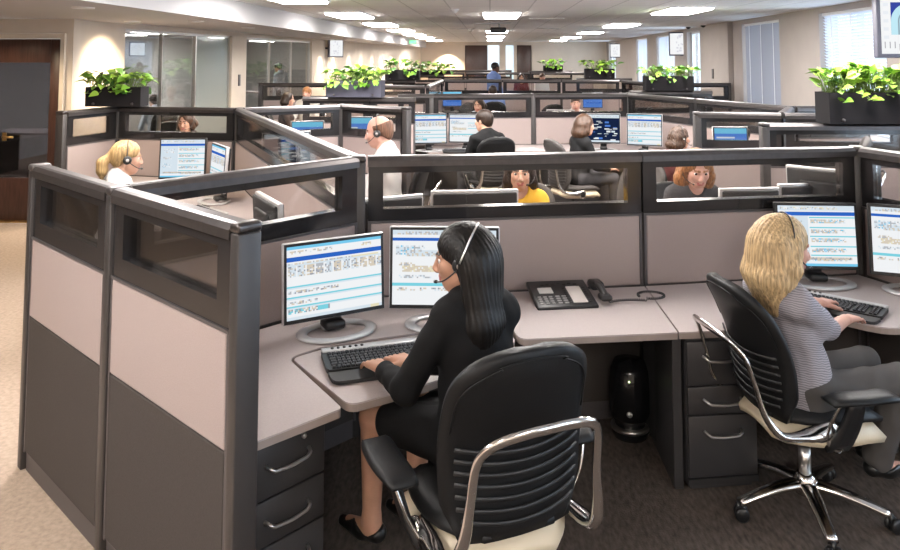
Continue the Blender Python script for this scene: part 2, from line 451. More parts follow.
MB().tube([(-5.98, 8.86, 1.02), (-5.90, 8.85, 1.02), (-5.84, 8.85, 1.02)], .014).box(-6.0, -5.95, 8.885, 8.90, .97, 1.07).build('door_handle', M_brass, d3)
struct('trim_2', MB().box(-6.6, -5.27, 8.82, 8.90, 0, .012), M_brass)
bb = MB(); y = 8.87
for a, b in LW: lseg(bb, y, a, 0, .1, .02, -.021); y = b
lseg(bb, y, YF-.01, 0, .1, .02, -.021)
struct('baseboard_left', bb, M_frame)
# the glazing
M_gl = glass_mat('office_glass', (.86, .88, .88), .35, .01)
M_frost = glass_mat('frosted_glass', (.66, .70, .68), .5, .08, .38)
def glaze(name, y0, y1, m, nmull):
    f = MB(); z1 = 2.40
    lseg(f, y0, y1, 0, .05, .06, .05); lseg(f, y0, y1, z1-.04, z1, .06, .05)
    for k in range(nmull+1):
        yy = y0+(y1-y0)*k/nmull; w = .02 if k in (0, nmull) else .006
        lseg(f, max(y0, yy-w), min(y1, yy+w), .05, z1-.04, .06, .05)
    o = f.build(name, M_alu, kind='structure')
    g = MB(); lseg(g, y0+.01, y1-.01, .05, z1-.04, .01, .075); g.build('window_pane', m, o); return o
glaze('window_10', 10.15, 12.45, M_gl, 2)
glaze('window_11', 12.45, 13.85, M_frost, 1)
glaze('window_12', 14.55, 18.9, M_gl, 3)
# the glazed office beyond: its far side and two party walls
struct('wall_office', MB().box(-9.4, -9.2, 9.03, 25.2, 0, SOF+.1).box(-9.2, xl(25)-.17, 25., 25.15, 0, SOF+.1), mat('office_wall_grey', (.50, .50, .49), .85))

# light switches / thermostats on the walls
for p, rot, lab in (((xl(14.2)+.005, 14.2, 1.55), 0, 'small dark wall switch on the cream pier between the two glazed openings'),
                    ((xr(17.2)-.115, 17.2, 1.62), 0, 'small dark thermostat on the protruding pier of the right wall')):
    s = MB().box(-.012, .012, -.05, .05, -.11, .11, .005).build('wall_switch', M_frame)
    s.location = p; tag(s, lab, 'switch')
# ------------------------------------------------------------------ cubicle partitions
HP = 1.46
def panel(p, q, label, group=None, zt=.72, border=(.08, .08), th=.082, top=HP, zb=1.115, c=.078, rail=M_rail):
    p = Vector(p).to_2d(); q = Vector(q).to_2d(); L = (q-p).length; a = math.atan2(q.y-p.y, q.x-p.x); m = (p+q)/2
    t = thing('cubicle_partition', label, 'partition', (m.x, m.y, 0), a, group)
    h = L/2-.004; D = top-HP
    w = th/2
    # satin top rail with rounded shoulders
    r = MB(); prof = [(-w-.006, 1.405+D), (-w-.006, 1.437+D), (-w+.008, 1.456+D), (-.02, 1.461+D), (.02, 1.461+D), (w-.008, 1.456+D), (w+.006, 1.437+D), (w+.006, 1.405+D)]
    n = len(prof); vs = [(-L/2, y, z) for y, z in prof]+[(L/2, y, z) for y, z in prof]
    r.add(vs, [tuple(range(n)), tuple(range(2*n-1, n-1, -1))]+[(i, n+i, n+(i+1) % n, (i+1) % n) for i in range(n)])
    r.build('top_rail', rail, t)
    # glazed band: dark border around a clear window
    z0, z1 = zb+D, 1.408+D; c0, c1 = zb+c+D, 1.370+D; bw = .032
    b = MB().box(-h, h, -bw, bw, z0, c0).box(-h, h, -bw, bw, c1, z1).box(-h, -h+border[0], -bw, bw, c0, c1).box(h-border[1], h, -bw, bw, c0, c1)
    b.build('window_border', M_border, t)
    MB().box(-h+border[0], h-border[1], -.004, .004, c0, c1).build('glass_pane', M_glass, t)
    fr = MB().box(-h, h, -w+.002, w-.002, z0-.012, z0-.001).box(-h, -h+.014, -w+.004, w-.004, .09, z0-.012).box(h-.014, h, -w+.004, w-.004, .09, z0-.012).box(-h+.014, h-.014, -.03, .03, .09, z0-.012)
    fr.build('frame', M_frame, t)
    MB().box(-h+.016, h-.016, -w+.003, w-.003, zt, z0-.014, .004, 1).build('fabric_tile', M_tile, t)
    MB().box(-h+.016, h-.016, -w+.003, w-.003, .10, zt-.006, .004, 1).build('lower_tile', M_lower, t)
    MB().box(-h, h, -w+.018, w-.018, 0, .09).build('kick_plate', M_frame, t)
    return t
def post(p, ang, label, wx=.06, wy=.11, top=HP, group=None):
    t = thing('partition_post', label, 'post', (p[0], p[1], 0), ang, group)
    MB().box(-wx/2, wx/2, -wy/2, wy/2, 0, top-.03, .006).build('post_body', M_post, t)
    MB().box(-wx/2-.004, wx/2+.004, -wy/2-.003, wy/2+.003, top-.03, top+.004, .012, 3).build('post_cap', M_rail, t)
    return t
def ang(p, q): return math.atan2(q[1]-p[1], q[0]-p[0])
def lerp(p, q, t): return (p[0]+(q[0]-p[0])*t, p[1]+(q[1]-p[1])*t)

A0, A1, A2 = (-.80, 2.43), (-1.545, 3.05), (-2.27, 3.665)
OJ = (-1.50, 3.16); P3, P4, P5, P6 = (-.72, 4.06), (.855, 4.36), (2.215, 4.66), (2.62, 3.70)
S1 = (-2.67, 7.80)
aA = ang(A0, A2)
dA = Vector((A2[0]-A0[0], A2[1]-A0[1])).normalized()
sh = lambda p, d, k: (p[0]+d.x*k, p[1]+d.y*k)
panel(sh(A0, dA, .027), sh(A1, dA, -.03), 'nearest cubicle partition, glazed band over pink tile, right of the middle post on the left', border=(.09, .09), zt=.735)
panel(sh(A1, dA, .03), sh(A2, dA, -.03), 'leftmost near partition with a small window, by the beige aisle carpet', border=(.09, .09), zt=.735)
post(A0, aA, 'wide graphite end post nearest the camera, left of the drawers', .05, .088)
post(A1, aA, 'narrow graphite post between the two leftmost near partitions', .05, .09)
post(A2, aA, 'graphite end post at the far left corner of the near partitions', .05, .09)
dO = (Vector(P3)-Vector(OJ)).normalized()
panel(sh(OJ, dO, -.06), sh(P3, dO, -.03), 'slanting partition behind the left monitor, its rail running up to the corner post', border=(.10, .10))
dC = (Vector(P4)-Vector(P3)).normalized()
panel(sh(P3, dC, .05), sh(P4, dC, -.002), 'wide front partition behind the desk telephone, a woman in yellow seen through its window', zb=1.115, c=.062)
dE = (Vector(P5)-Vector(P4)).normalized()
panel(sh(P4, dE, .002), sh(P5, dE, -.04), 'front partition behind the blond woman, a red-haired woman seen through its window', zb=1.115, c=.062)
dF = (Vector(P6)-Vector(P5)).normalized()
panel(sh(P5, dF, .05), P6, 'partition cut by the right edge of the photo, turning towards the camera', zb=1.115, c=.062)
post(P3, ang(P3, P4), 'dark corner post where the slanting and the wide front partition meet', .075, .09)
post(P5, ang(P4, P5)-.5, 'dark corner post behind the two monitors of the blond woman', .07, .09)
dS = (Vector(S1)-Vector(P3)).normalized()
panel(sh(P3, dS, .06), sh(S1, dS, -.04), 'long partition running back from the corner post, between the ponytail woman and the balding man', border=(.10, .10))
B1, B0 = (-4.10, 8.00), (-4.27, 7.22)
dB = (Vector(B1)-Vector(S1)).normalized()
panel(sh(S1, dB, .04), sh(B1, dB, -.04), 'partition behind the pale screen of the ponytail woman, a woman looking through its window')
panel(lerp(B1, B0, .06), lerp(B1, B0, .95), 'short partition end panel under the leftmost planter')
post(B0, ang(B1, B0), 'graphite end post under the leftmost planter, beside the mahogany door', .06, .09)
post(S1, ang(S1, B1), 'post where the long partition meets the partition of the ponytail woman', .05, .09)
post(B1, .1, 'post below the leftmost planter at the far corner of the ponytail cubicle', .05, .09)
M1, M2 = (-1.70, 8.45), (-.90, 8.02)
panel(sh(S1, (Vector(M1)-Vector(S1)).normalized(), .05), lerp(S1, M1, .97), 'partition behind the balding man, blue screens seen through its window')
panel(lerp(M1, M2, .04), lerp(M1, M2, .95), 'narrow partition directly behind the head of the balding man')
post(M2, ang(M1, M2), 'end post right of the balding man, beside the tilted screen', .06, .09)
post(M1, ang(M1, M2)+.3, 'post behind the balding man where two partitions meet', .05, .09)
# row with the grey-blue planter
N0, N1 = (-2.55, 10.05), (-1.0, 9.92)
panel(N0, lerp(N0, N1, .6), 'partition carrying the grey-blue planter, behind the balding man')
panel(lerp(N0, N1, .605), N1, 'short end partition right of the grey-blue planter')
# row B, the full-width row behind the man in the dark suit
Bq = [(-1.35, 10.80), (-.86, 10.88), (.63, 11.08), (2.07, 11.30)]
nm = ['short partition of the long middle row, at its left end',
      'middle-row partition behind the man in the dark suit and his screens',
      'middle-row partition behind the brunette with the dark screen']
for i in range(3): panel(lerp(Bq[i], Bq[i+1], .012), lerp(Bq[i], Bq[i+1], .988), nm[i])
RB3 = (3.30, 8.40)
Rb = lerp(Bq[3], RB3, .5)
panel(lerp(Bq[3], Rb, .02), lerp(Bq[3], Rb, .98), 'slanting middle-row partition behind the pale screen right of the brunette')
panel(lerp(Rb, RB3, .02), lerp(Rb, RB3, .98), 'slanting middle-row partition above the blue screen, ending near the big planter')
for p, l in ((Bq[1], 'thick dark post of the middle row, left of the man in the dark suit'), (Bq[2], 'slim post of the middle row between the suit man and the brunette'), (Bq[3], 'post at the bend of the middle row, right of the brunette'), (RB3, 'post at the near end of the slanting middle row')):
    post(p, .12, l, .06, .09)
panel((2.24, 12.15), (3.55, 12.15), 'partition carrying the long planter in front of the wall screen')
# right-hand cubicles
R1, R2, R3, R4 = (2.03, 7.46), (2.80, 7.38), (2.24, 6.25), (3.55, 6.31)
panel(R1, R2, 'partition with a blue screen and a grey chair behind its window, right of the brown-haired woman')
panel(lerp(R2, RB3, .08), lerp(R2, RB3, .92), 'short slanting partition joining the middle row to the blue-screen partition')
panel(lerp(R2, (3.9, 7.34), .03), (3.9, 7.34), 'partition half hidden behind the large planter on the right')
panel(R3, R4, 'partition carrying the large planter on the right')
panel((3.36, 8.42), (4.2, 8.55), 'short far partition left of the large planter, blue screen in its window')
post(R1, 0, 'free end post left of the blue screen on the right', .06, .09)
post(R3, 0, 'free end post below the large planter on the right', .06, .09)
# row C and beyond
Cq = [(-1.12, 18.1), (.3, 18.05), (1.7, 17.9), (3.05, 17.7)]
nm = ['left partition of the third row, under the standing man', 'centre partition of the third row, before the two far faces', 'right partition of the third row, a pale blue screen behind it']
for i in range(3): panel(lerp(Cq[i], Cq[i+1], .01), lerp(Cq[i], Cq[i+1], .99), nm[i])
panel((3.1, 17.6), (3.85, 14.6), 'partition of the third row slanting towards the window side')
panel((-1.17, 18.0), (-1.2, 14.2), 'partition running forward from the left end of the third row')
panel((-3.2, 14.6), (-1.25, 14.15), 'partition on the left between the grey-blue planter and the third row')
panel((-4.72, 15.25), (-3.28, 15.33), 'far left partition in front of the glazed office, two heads before it')
post((-4.76, 15.24), .05, 'end post of the far left partition before the glazed office', .08, .12)
panel((4.0, 15.72), (4.94, 15.77), 'free-standing glazed partition before the pier on the right wall')
post((4.97, 15.77), 0, 'end post of the free-standing partition by the right wall', .05, .09)
for k, (a, b, l) in enumerate([((-3.3, 17.45), (-1.75, 17.35), 'third-row partition under the dark planter left of the doors'), ((2.2, 19.2), (3.6, 19.1), 'partition under the dark planter right of centre'),
        ((-2.9, 26.2), (-.9, 26.3), 'far partition left of the standing man'), ((-.85, 26.3), (1.4, 26.4), 'far partition behind the standing man'), ((1.45, 26.4), (3.6, 26.2), 'far partition right of the two far faces'),
        ((-3.0, 22.8), (-1.4, 22.7), 'far partition under the low planter left of the doors'), ((1.5, 29.2), (3.2, 29.2), 'farthest partition, under the small planter before the far wall'), ((-2.6, 31.), (.9, 31.), 'farthest partition before the two dark doors')]):
    panel(a, b, l)
# ------------------------------------------------------------------ worktops and pedestals
DZ = .72
def worktop(poly, label, rad=.0, c=(0, 0), legs=(), group=None, z=DZ, th=.032):
    t = thing('worktop', label, 'worktop', (c[0], c[1], 0), 0, group)
    q = [(x-c[0], y-c[1]) for x, y in poly]
    if rad: q = round_poly(q, rad)
    MB().prism(q, z-.006, z, 0).build('worktop_surface', M_top, t)
    MB().prism(q, z-th, z-.006, 0).build('worktop_edge', M_edge, t)
    for p, qq in legs:
        a = math.atan2(qq[1]-p[1], qq[0]-p[0]); L = math.hypot(qq[0]-p[0], qq[1]-p[1])
        M = Matrix.Translation(((p[0]+qq[0])/2-c[0], (p[1]+qq[1])/2-c[1], 0)) @ Matrix.Rotation(a, 4, 'Z')
        MB().box(-L/2, L/2, -.022, .022, 0, z-th-.001, .004, 1, M=M).build('support_panel', M_drawer, t)
    return t
W1 = [(-.795, 2.515), (-.545, 2.776), (-.868, 3.212), (-.735, 3.352), (.075, 3.715), (.13, 3.475), (.868, 3.598), (.858, 4.292), (-.665, 4.005), (-1.385, 3.195), (-1.45, 3.06)]
worktop(W1, 'L-shaped worktop of the dark-haired woman, carrying two screens and the telephone', [0, .02, .06, .03, .05, .05, 0, 0, 0, 0, 0], (-.3, 3.5), legs=[((.868, 3.63), (.862, 4.24))])
KB = [(-.525, 2.812), (-.852, 3.222), (-.722, 3.345), (.062, 3.695), (.115, 3.45), (-.06, 3.19), (-.28, 2.985)]
kp = worktop(KB, 'rounded keyboard platform in front of the dark-haired woman', [.05, .04, .03, .03, .05, .2, .05], (-.3, 3.2), z=.714)
W2 = [(.876, 3.60), (1.17, 3.65), (1.47, 3.95), (1.56, 3.96), (1.86, 3.70), (2.06, 3.74), (2.53, 3.76), (2.16, 4.585), (.867, 4.298)]
worktop(W2, 'corner worktop of the blond woman, carrying two screens and a keyboard', [0, .05, .1, .08, .08, .1, 0, 0, 0], (1.6, 4.1))

def pedestal(loc, rz, w, d, zs, label, group=None):
    """Drawer pedestal; local -Y is the drawer side, zs the seams from top to bottom."""
    t = thing('drawer_pedestal', label, 'drawer pedestal', (loc[0], loc[1], 0), rz, group)
    MB().box(-w/2, w/2, .018, d, .03, zs[0]+.012, .004, 1).box(-w/2+.02, w/2-.02, .03, d-.02, 0, .03).build('body', M_drawer, t)
    MB().box(-w/2, w/2, .0, .018, .03, zs[-1]-.004).build('kick_plate', M_dark, t)
    for i in range(len(zs)-1):
        dr = MB().box(-w/2+.003, w/2-.003, 0, .018, zs[i+1]+.003, zs[i]-.003, .004, 2).build('drawer', M_drawer, t)
        zc = zs[i]-min(.07, (zs[i]-zs[i+1])*.45); hw = min(.09, w*.27)
        pts = [(-hw, .0, zc+.0), (-hw*.92, -.022, zc-.004)]+[(hw*k/4, -.03+.004*abs(k)/4, zc-.010-.008*(1-(k/4)**2)) for k in range(-3, 4)]+[(hw*.92, -.022, zc-.004), (hw, 0, zc)]
        MB().tube(smooth_path(pts, 3), .0065, 8).build('handle', M_alu, dr)
        if i == 0:
            MB().lathe([(.009, 0), (.009, .008), (.004, .01)], 12, M=Matrix.Translation((hw*.75, .0, zs[0]-.022)) @ Matrix.Rotation(PI/2, 4, 'X')).build('lock', M_alu, dr)
    return t
# under the left wing, its drawers facing the aisle end
nA = Vector((.64, .768))
pc = Vector((A0[0], A0[1]))+nA*.235+dA*.085
pedestal((pc.x, pc.y), aA+PI/2+PI, .33, .55, [.672, .49, .335, .045], 'charcoal drawer pedestal nearest the camera, under the left end of the worktop')
pedestal((1.075, 3.635), .17, .34, .55, [.675, .47, .338, .06], 'charcoal drawer pedestal with three bar handles, behind the chair of the blond woman')
# the black device on the floor under the telephone
t = thing('floor_device', 'rounded black device with a small green light on the floor under the telephone', 'device', (.735, 4.12, 0))
MB().lathe([(.0, 0), (.085, 0), (.095, .02), (.09, .05), (.07, .07), (.085, .085), (.105, .13), (.108, .24), (.10, .34), (.08, .385), (.0, .40)], 28).build('housing', mat('gloss_black', (.008, .008, .009), .15), t)
MB().lathe([(.098, .04), (.102, .055), (.092, .062)], 28).build('grey_ring', M_alu, t, 'grey metal ring')
MB().lathe([(.016, 0), (.014, .008), (0, .009)], 14, M=Matrix.Translation((-.02, -.100, .15)) @ Matrix.Rotation(PI/2, 4, 'X')).build('round_button', M_silver, t, 'small round silver button')
MB().lathe([(.005, 0), (.004, .004), (0, .005)], 10, M=Matrix.Translation((-.02, -.103, .315)) @ Matrix.Rotation(PI/2, 4, 'X')).build('indicator_light', emis('led_green', (.7, 1., .35), 2.), t)

# ------------------------------------------------------------------ task chair
M_leath = mat('black_upholstery', (.0075, .0075, .008), .5, spec=.28, bump=(160, .12))
M_cream = mat('cream_seat_shell', (.60, .51, .37), .45)
M_slat2 = mat('black_slat_plastic', (.013, .013, .014), .5)
def make_chair(label, grey=False, arms=True):
    t = thing('task_chair', label, 'chair')
    bmat = mat('grey_brown_upholstery', (.055, .049, .046), .75) if grey else M_leath
    b = MB()
    for k in range(5):
        a = 2*PI*k/5-R(17); M = Matrix.Rotation(a, 4, 'Z')
        pts = [(.03, 0, .125), (.12, 0, .118), (.22, 0, .098), (.32, 0, .072)]
        b.tube(smooth_path(pts, 4), [.037-.012*i/12 for i in range(13)], 10, flat=.62, up=(0, 0, 1), M=M)
    b.lathe([(.0, .085), (.045, .085), (.05, .10), (.05, .145), (.036, .165), (.03, .17)], 20)
    base = b.build('star_base', M_chrome, t)
    for k in range(5):
        a = 2*PI*k/5-R(17); M = Matrix.Rotation(a, 4, 'Z') @ Matrix.Translation((.325, 0, 0)) @ Matrix.Rotation(.7*k, 4, 'Z')
        c = MB()
        for s in (-1, 1):
            c.lathe([(0, -.011), (.024, -.011), (.030, -.006), (.030, .006), (.024, .011), (0, .011)], 16, M=M @ Matrix.Translation((.012, s*.017, .0305)) @ Matrix.Rotation(PI/2, 4, 'X'))
        c.tube([M @ Vector((0, 0, .025)), M @ Vector((0, 0, .075))], .009, 8)
        c.build('caster', M_black, t)
    MB().lathe([(.026, .16), (.026, .28), (.019, .28), (.019, .40)], 16).build('gas_column', M_alu if not grey else M_dark, t)
    MB().box(-.11, .11, -.15, .13, .355, .415, .02, 3).build('tilt_mechanism', M_dark, t)
    for s in (-1, 1):
        Mk = Matrix.Translation((s*.245, -.02, .425)) @ Matrix.Rotation(s*PI/2, 4, 'Y')
        MB().lathe([(.040, -.02), (.046, .0), (.046, .012), (.036, .016)], 20, M=Mk).build('knob_ring', M_chrome, t)
        MB().lathe([(.0, .018), (.030, .017), (.036, .013), (.036, .008)], 20, M=Mk).build('adjuster_knob', M_black, t)
    # seat: cream shell beneath, black cushion above
    def slab(z0, z1, w, y0, y1, drop, bulge):
        g = []
        for i in range(9):
            v = i/8; y = y0+(y1-y0)*v; row = []
            ww = w*(1-(.26 if v > .5 else .5)*(abs(2*v-1))**2.4)
            for j in range(9):
                u = 2*j/8-1
                row.append((ww*u, y, (z0+z1)/2-drop*max(0, v-.72)**1.5*4+bulge*(u*u)*.012))
            g.append(row)
        return MB().sheet(g, lambda a, bb: (z1-z0)*(max(.06, 1-max(abs(2*a-1), abs(2*bb-1))**6)**.5))
    slab(.375, .478, .25, -.235, .255, .05, -1.6).build('seat_shell', M_cream, t)
    slab(.445, .515, .235, -.23, .255, .05, .4).build('seat_cushion', bmat, t)
    # backrest: a curved shell with rounded top
    TOP = 1.04
    def yb(z, u):
        v = (z-.50)/(TOP-.5)
        return -.225-.085*v+.055*math.sin(PI*min(1, v*1.15))*.6 + .055*(u*wd(z)/.24)**2
    def wd(z):
        v = (z-.50)/(TOP-.5)
        w = .225+.02*math.sin(PI*min(1, max(0, v)))
        if v > .66: w *= max(.02, 1-((v-.66)/.342)**3.2)**(1/2.6)
        if v < .15: w *= .86+.14*v/.15
        return w
    g = []
    for i in range(30):
        z = .475+(TOP-.475)*(1-(1-i/29)**1.5)
        g.append([(wd(z)*(2*j/14-1), yb(z, 2*j/14-1), z) for j in range(15)])
    bk = MB().sheet(g, lambda a, bb: .052*(1-.6*max(abs(2*a-1), abs(2*bb-1))**6)).build('backrest', bmat, t)
    sl = MB()
    for k in range(7):
        z = .55+.034*k
        pts = [(wd(z)*.86*(j/6-1), yb(z, (j/6-1)*.86)-.034, z-.02*(1-(j/6-1)**2)) for j in range(13)]
        sl.tube(pts, .0065, 8, flat=.6, up=(0, 1, 0))
    sl.build('lumbar_slat', M_slat2, bk)
    pip = []
    for j in range(41):
        th = PI*j/40; z = .80+(TOP-.825)*max(0, math.sin(th))**.45; u = -math.cos(th)*.92
        pip.append((wd(z)*u if abs(u) > .5 else .24*u, yb(z, u)-.027, z))
    MB().tube(pip, .0028, 6).build('back_seam', M_leath, bk)
    # polished hoop round the back
    P = [(-.235, -.02, .44), (-.243, -.14, .445), (-.240, -.26, .465), (-.222, -.312, .55), (-.208, -.328, .66), (-.198, -.352, .775), (-.155, -.385, .83), (-.07, -.400, .848), (0, -.403, .85)]
    P = P+[(-x, y, z) for x, y, z in P[-2::-1]]
    S = smooth_path(P, 4); n = len(S)
    MB().tube(S, [.038-.023*min(1, max(0, .5-abs(i/(n-1)-.5))/.24) for i in range(n)], 12, flat=.62, up=(.001, -1, .001)).build('back_hoop', M_chrome, t)
    if arms:
        for s in (-1, 1):
            ar = MB().sheet([[(s*.245+s*.068*(i/7)**.7, -.02+.05*math.sin(i/7*1.6)+(j/3-.5)*(.10-.035*i/7), .39+.215*i/7) for j in range(4)] for i in range(8)], .022).build('armrest_stem', M_black, t)
            g = [[(s*.315+.055*(2*j/6-1)*(1-.25*abs(2*i/12-1)**4)+s*.012*math.sin(i/12*PI), -.10+.31*i/12, .625-.012*(2*i/12-1)**4) for j in range(7)] for i in range(13)]
            MB().sheet(g, lambda a, bb: .034*(1-.7*max(abs(2*a-1), abs(2*bb-1))**4)).build('armrest_pad', M_blackm if False else M_leath, ar)
            MB().tube(smooth_path([(s*.262, -.075, .44), (s*.305, -.085, .52), (s*.338, -.06, .61)], 5), .006, 8).build('armrest_trim', M_chrome, ar)
    return t

# ------------------------------------------------------------------ screens
PAL = [('white', (.93, .95, .97)), ('sky', (.20, .62, .90)), ('royal', (.03, .14, .58)), ('grey', (.50, .52, .55)), ('tan', (.72, .64, .52)), ('cyan', (.22, .68, .80)), ('pale', (.72, .82, .90)), ('ink', (.34, .36, .42)), ('night', (.01, .02, .06)), ('khaki', (.85, .78, .55)), ('blueish', (.10, .25, .75))]
PI_ = {n: i for i, (n, c) in enumerate(PAL)}
M_ui = [emis('screen_'+n, c, .455) for n, c in PAL]
M_backlit = M_ui
def ui(kind, nx=64, ny=48):
    r = random.Random({'A': 3, 'B': 5, 'C': 9, 'D': 12, 'E': 4}[kind]); G = [['white']*nx for _ in range(ny)]
    def rect(x0, x1, y0, y1, c):
        for y in range(max(0, y0), min(ny, y1)):
            for x in range(max(0, x0), min(nx, x1)): G[y][x] = c
    def text(x0, x1, y, cs, dens=.6, h=1):
        for yy in range(y, y+h):
            for x in range(x0, min(x1, nx)):
                if r.random() < dens: G[yy][x] = r.choice(cs)
    if kind == 'A':
        rect(0, nx, 0, 2, 'sky'); text(2, 30, 3, ['grey', 'pale', 'tan'], .5, 2); text(50, 58, 3, ['tan', 'khaki', 'grey'], .7, 2)
        rect(0, nx, 7, 10, 'royal'); text(0, nx, 11, ['grey', 'tan', 'pale'], .7); rect(0, nx, 12, 13, 'pale'); rect(44, 62, 11, 12, 'khaki')
        for x in range(1, 63, 6): rect(x, x+5, 13, 20, r.choice(['tan', 'grey', 'pale', 'tan'])); text(x, x+5, 13, ['tan', 'ink', 'grey', 'white'], .5, 7)
        for y in (26, 33, 39): rect(0, nx, y, y+1, 'cyan'); rect(0, nx, y+1, y+2, 'pale')
        for y in (29, 36): text(1, 34 if y < 30 else 20, y, ['tan', 'grey', 'ink', 'pale'], .7, 2)
        text(1, 28, 41, ['tan', 'ink', 'cyan'], .7, 3); rect(20, 27, 41, 44, 'cyan'); rect(0, nx, 46, 48, 'pale'); rect(56, 62, 46, 48, 'khaki')
    elif kind == 'B':
        rect(0, nx, 0, 3, 'pale'); text(2, 40, 1, ['grey', 'tan'], .5, 2); rect(0, nx, 5, 7, 'royal'); rect(40, 58, 1, 2, 'khaki')
        rect(2, 14, 10, 16, 'pale'); text(2, 20, 10, ['sky', 'pale', 'grey', 'white'], .6, 6); rect(8, 28, 13, 17, 'pale'); text(8, 30, 13, ['tan', 'grey'], .4, 4)
        text(4, 14, 21, ['grey', 'tan'], .6, 2); rect(6, 33, 23, 27, 'tan'); text(6, 33, 23, ['tan', 'khaki', 'white'], .5, 4); text(4, 24, 29, ['grey', 'pale'], .5, 2)
        rect(36, nx, 14, 15, 'cyan'); rect(36, nx, 24, 25, 'cyan'); text(37, 60, 17, ['grey', 'tan', 'pale'], .5, 4)
        rect(0, nx, 34, 36, 'cyan'); text(2, 52, 37, ['ink', 'tan', 'grey'], .6, 1); text(2, 40, 38, ['tan', 'pale'], .5)
    elif kind == 'C':
        rect(0, nx, 0, 4, 'pale'); text(2, 50, 1, ['khaki', 'grey', 'white'], .5, 2); rect(0, nx, 5, 8, 'royal')
        for y in (9, 17, 24, 32, 39): rect(26, nx, y, y+1, 'cyan'); rect(27, 48, y+2, y+5, r.choice(['tan', 'pale', 'grey'])); text(27, 56, y+2, ['tan', 'grey', 'sky', 'pale', 'white'], .7, 3)
        rect(0, 25, 8, 44, 'pale'); text(3, 20, 12, ['white', 'grey', 'white', 'tan'], .35, 5); text(3, 16, 22, ['white', 'grey', 'tan'], .4, 3); text(3, 19, 30, ['white', 'sky', 'white', 'grey'], .35, 6); rect(4, 60, 41, 43, 'tan'); text(4, 60, 41, ['tan', 'grey', 'ink'], .6, 2); rect(0, nx, 46, 48, 'sky')
    elif kind == 'D':
        rect(0, nx, 0, ny, 'night'); rect(0, nx, 0, 6, 'pale'); text(1, 60, 2, ['white', 'grey'], .5, 2)
        for k in range(26):
            x = r.randrange(2, 54); y = r.randrange(9, 44); rect(x, x+r.randrange(3, 12), y, y+r.randrange(1, 4), r.choice(['white', 'pale', 'blueish', 'grey', 'white']))
        rect(0, nx, 45, 48, 'pale')
    elif kind == 'E':
        rect(0, nx, 0, ny, 'blueish'); rect(0, nx, 0, 10, 'sky'); rect(4, 40, 16, 19, 'pale'); rect(10, 60, 30, 34, 'royal')
    return G
_scr = {}
def screen_mesh(kind, w, h):
    if kind in _scr: return _scr[kind]
    G = ui(kind); ny, nx = len(G), len(G[0]); vs = []; fs = []; mi = []
    for j in range(ny+1):
        for i in range(nx+1): vs.append((-w/2+w*i/nx, 0, h/2-h*j/ny))
    for j in range(ny):
        for i in range(nx):
            a = j*(nx+1)+i; fs.append((a, a+nx+1, a+nx+2, a+1)); mi.append(PI_[G[j][i]])
    me = bpy.data.meshes.new('screen'); me.from_pydata(vs, [], fs)
    for m in M_ui: me.materials.append(m)
    me.polygons.foreach_set('material_index', mi); me.update(); _scr[kind] = me; return me
def make_monitor(kind, label, loc, rz, w=.52, h=.37, zb=.075, bezel=None, tilt=.06, group=None):
    """Flat screen on a ring foot; faces local -Y."""
    t = thing('computer_monitor', label, 'monitor', loc, rz, group)
    T = Matrix.Translation((0, 0, zb+h/2)) @ Matrix.Rotation(-tilt, 4, 'X')
    MB().box(-w/2, w/2, -.008, .022, -h/2, h/2, .006, 2, M=T).build('bezel', bezel or M_silver, t)
    f = MB(); b = .016
    f.box(-w/2+.004, w/2-.004, -.0105, -.004, h/2-b, h/2-.004, M=T).box(-w/2+.004, w/2-.004, -.0105, -.004, -h/2+.004, -h/2+b+.004, M=T).box(-w/2+.004, -w/2+b, -.0105, -.004, -h/2+b+.004, h/2-b, M=T).box(w/2-b, w/2-.004, -.0105, -.004, -h/2+b+.004, h/2-b, M=T)
    f.build('screen_frame', M_black, t)
    o = bpy.data.objects.new('screen', screen_mesh(kind, .488, .334)); COL.objects.link(o); o.parent = t
    o.matrix_local = T @ Matrix.Translation((0, -.0095, .002)) @ Matrix.Diagonal(((w-.032)/.488, 1, (h-.036)/.334, 1))
    r = MB().box(-w/2+.012, w/2-.012, .02, .042, -h/2+.012, h/2-.012, .012, 2, M=T)
    r.box(-.12, .12, .04, .065, -.11, .12, .015, 2, M=T).build('rear_shell', M_blackm, t)
    MB().box(-.042, .042, .035, .075, .012, zb+h*.45, .012, 2).box(-.05, .05, -.03, .07, .008, .05, .015, 2).build('stand_neck', M_black, t)
    ring = [(.165*math.cos(a), -.03+.115*math.sin(a), .009) for a in [2*PI*k/36 for k in range(36)]]
    MB().tube(ring, .026, 10, closed=True, flat=.32, up=(0, 0, 1)).box(-.05, .05, .0, .10, .004, .016, .004, 1).build('stand_foot', M_silver, t)
    return t
make_monitor('A', 'left screen of the dark-haired woman, a table with blue bars on it', (-.735, 3.535, DZ), .56, .50, .36, .065)
make_monitor('B', 'right screen of the dark-haired woman, half behind her head', (-.225, 3.66, DZ), .02, .535, .385, .07)
make_monitor('C', 'left screen of the blond woman, right behind her head', (1.86, 4.42, DZ), .0, .46, .37, .075, M_dark)
make_monitor('B', 'right screen of the blond woman, cut by the edge of the photo', (2.34, 4.27, DZ), -.30, .48, .385, .075, M_dark)

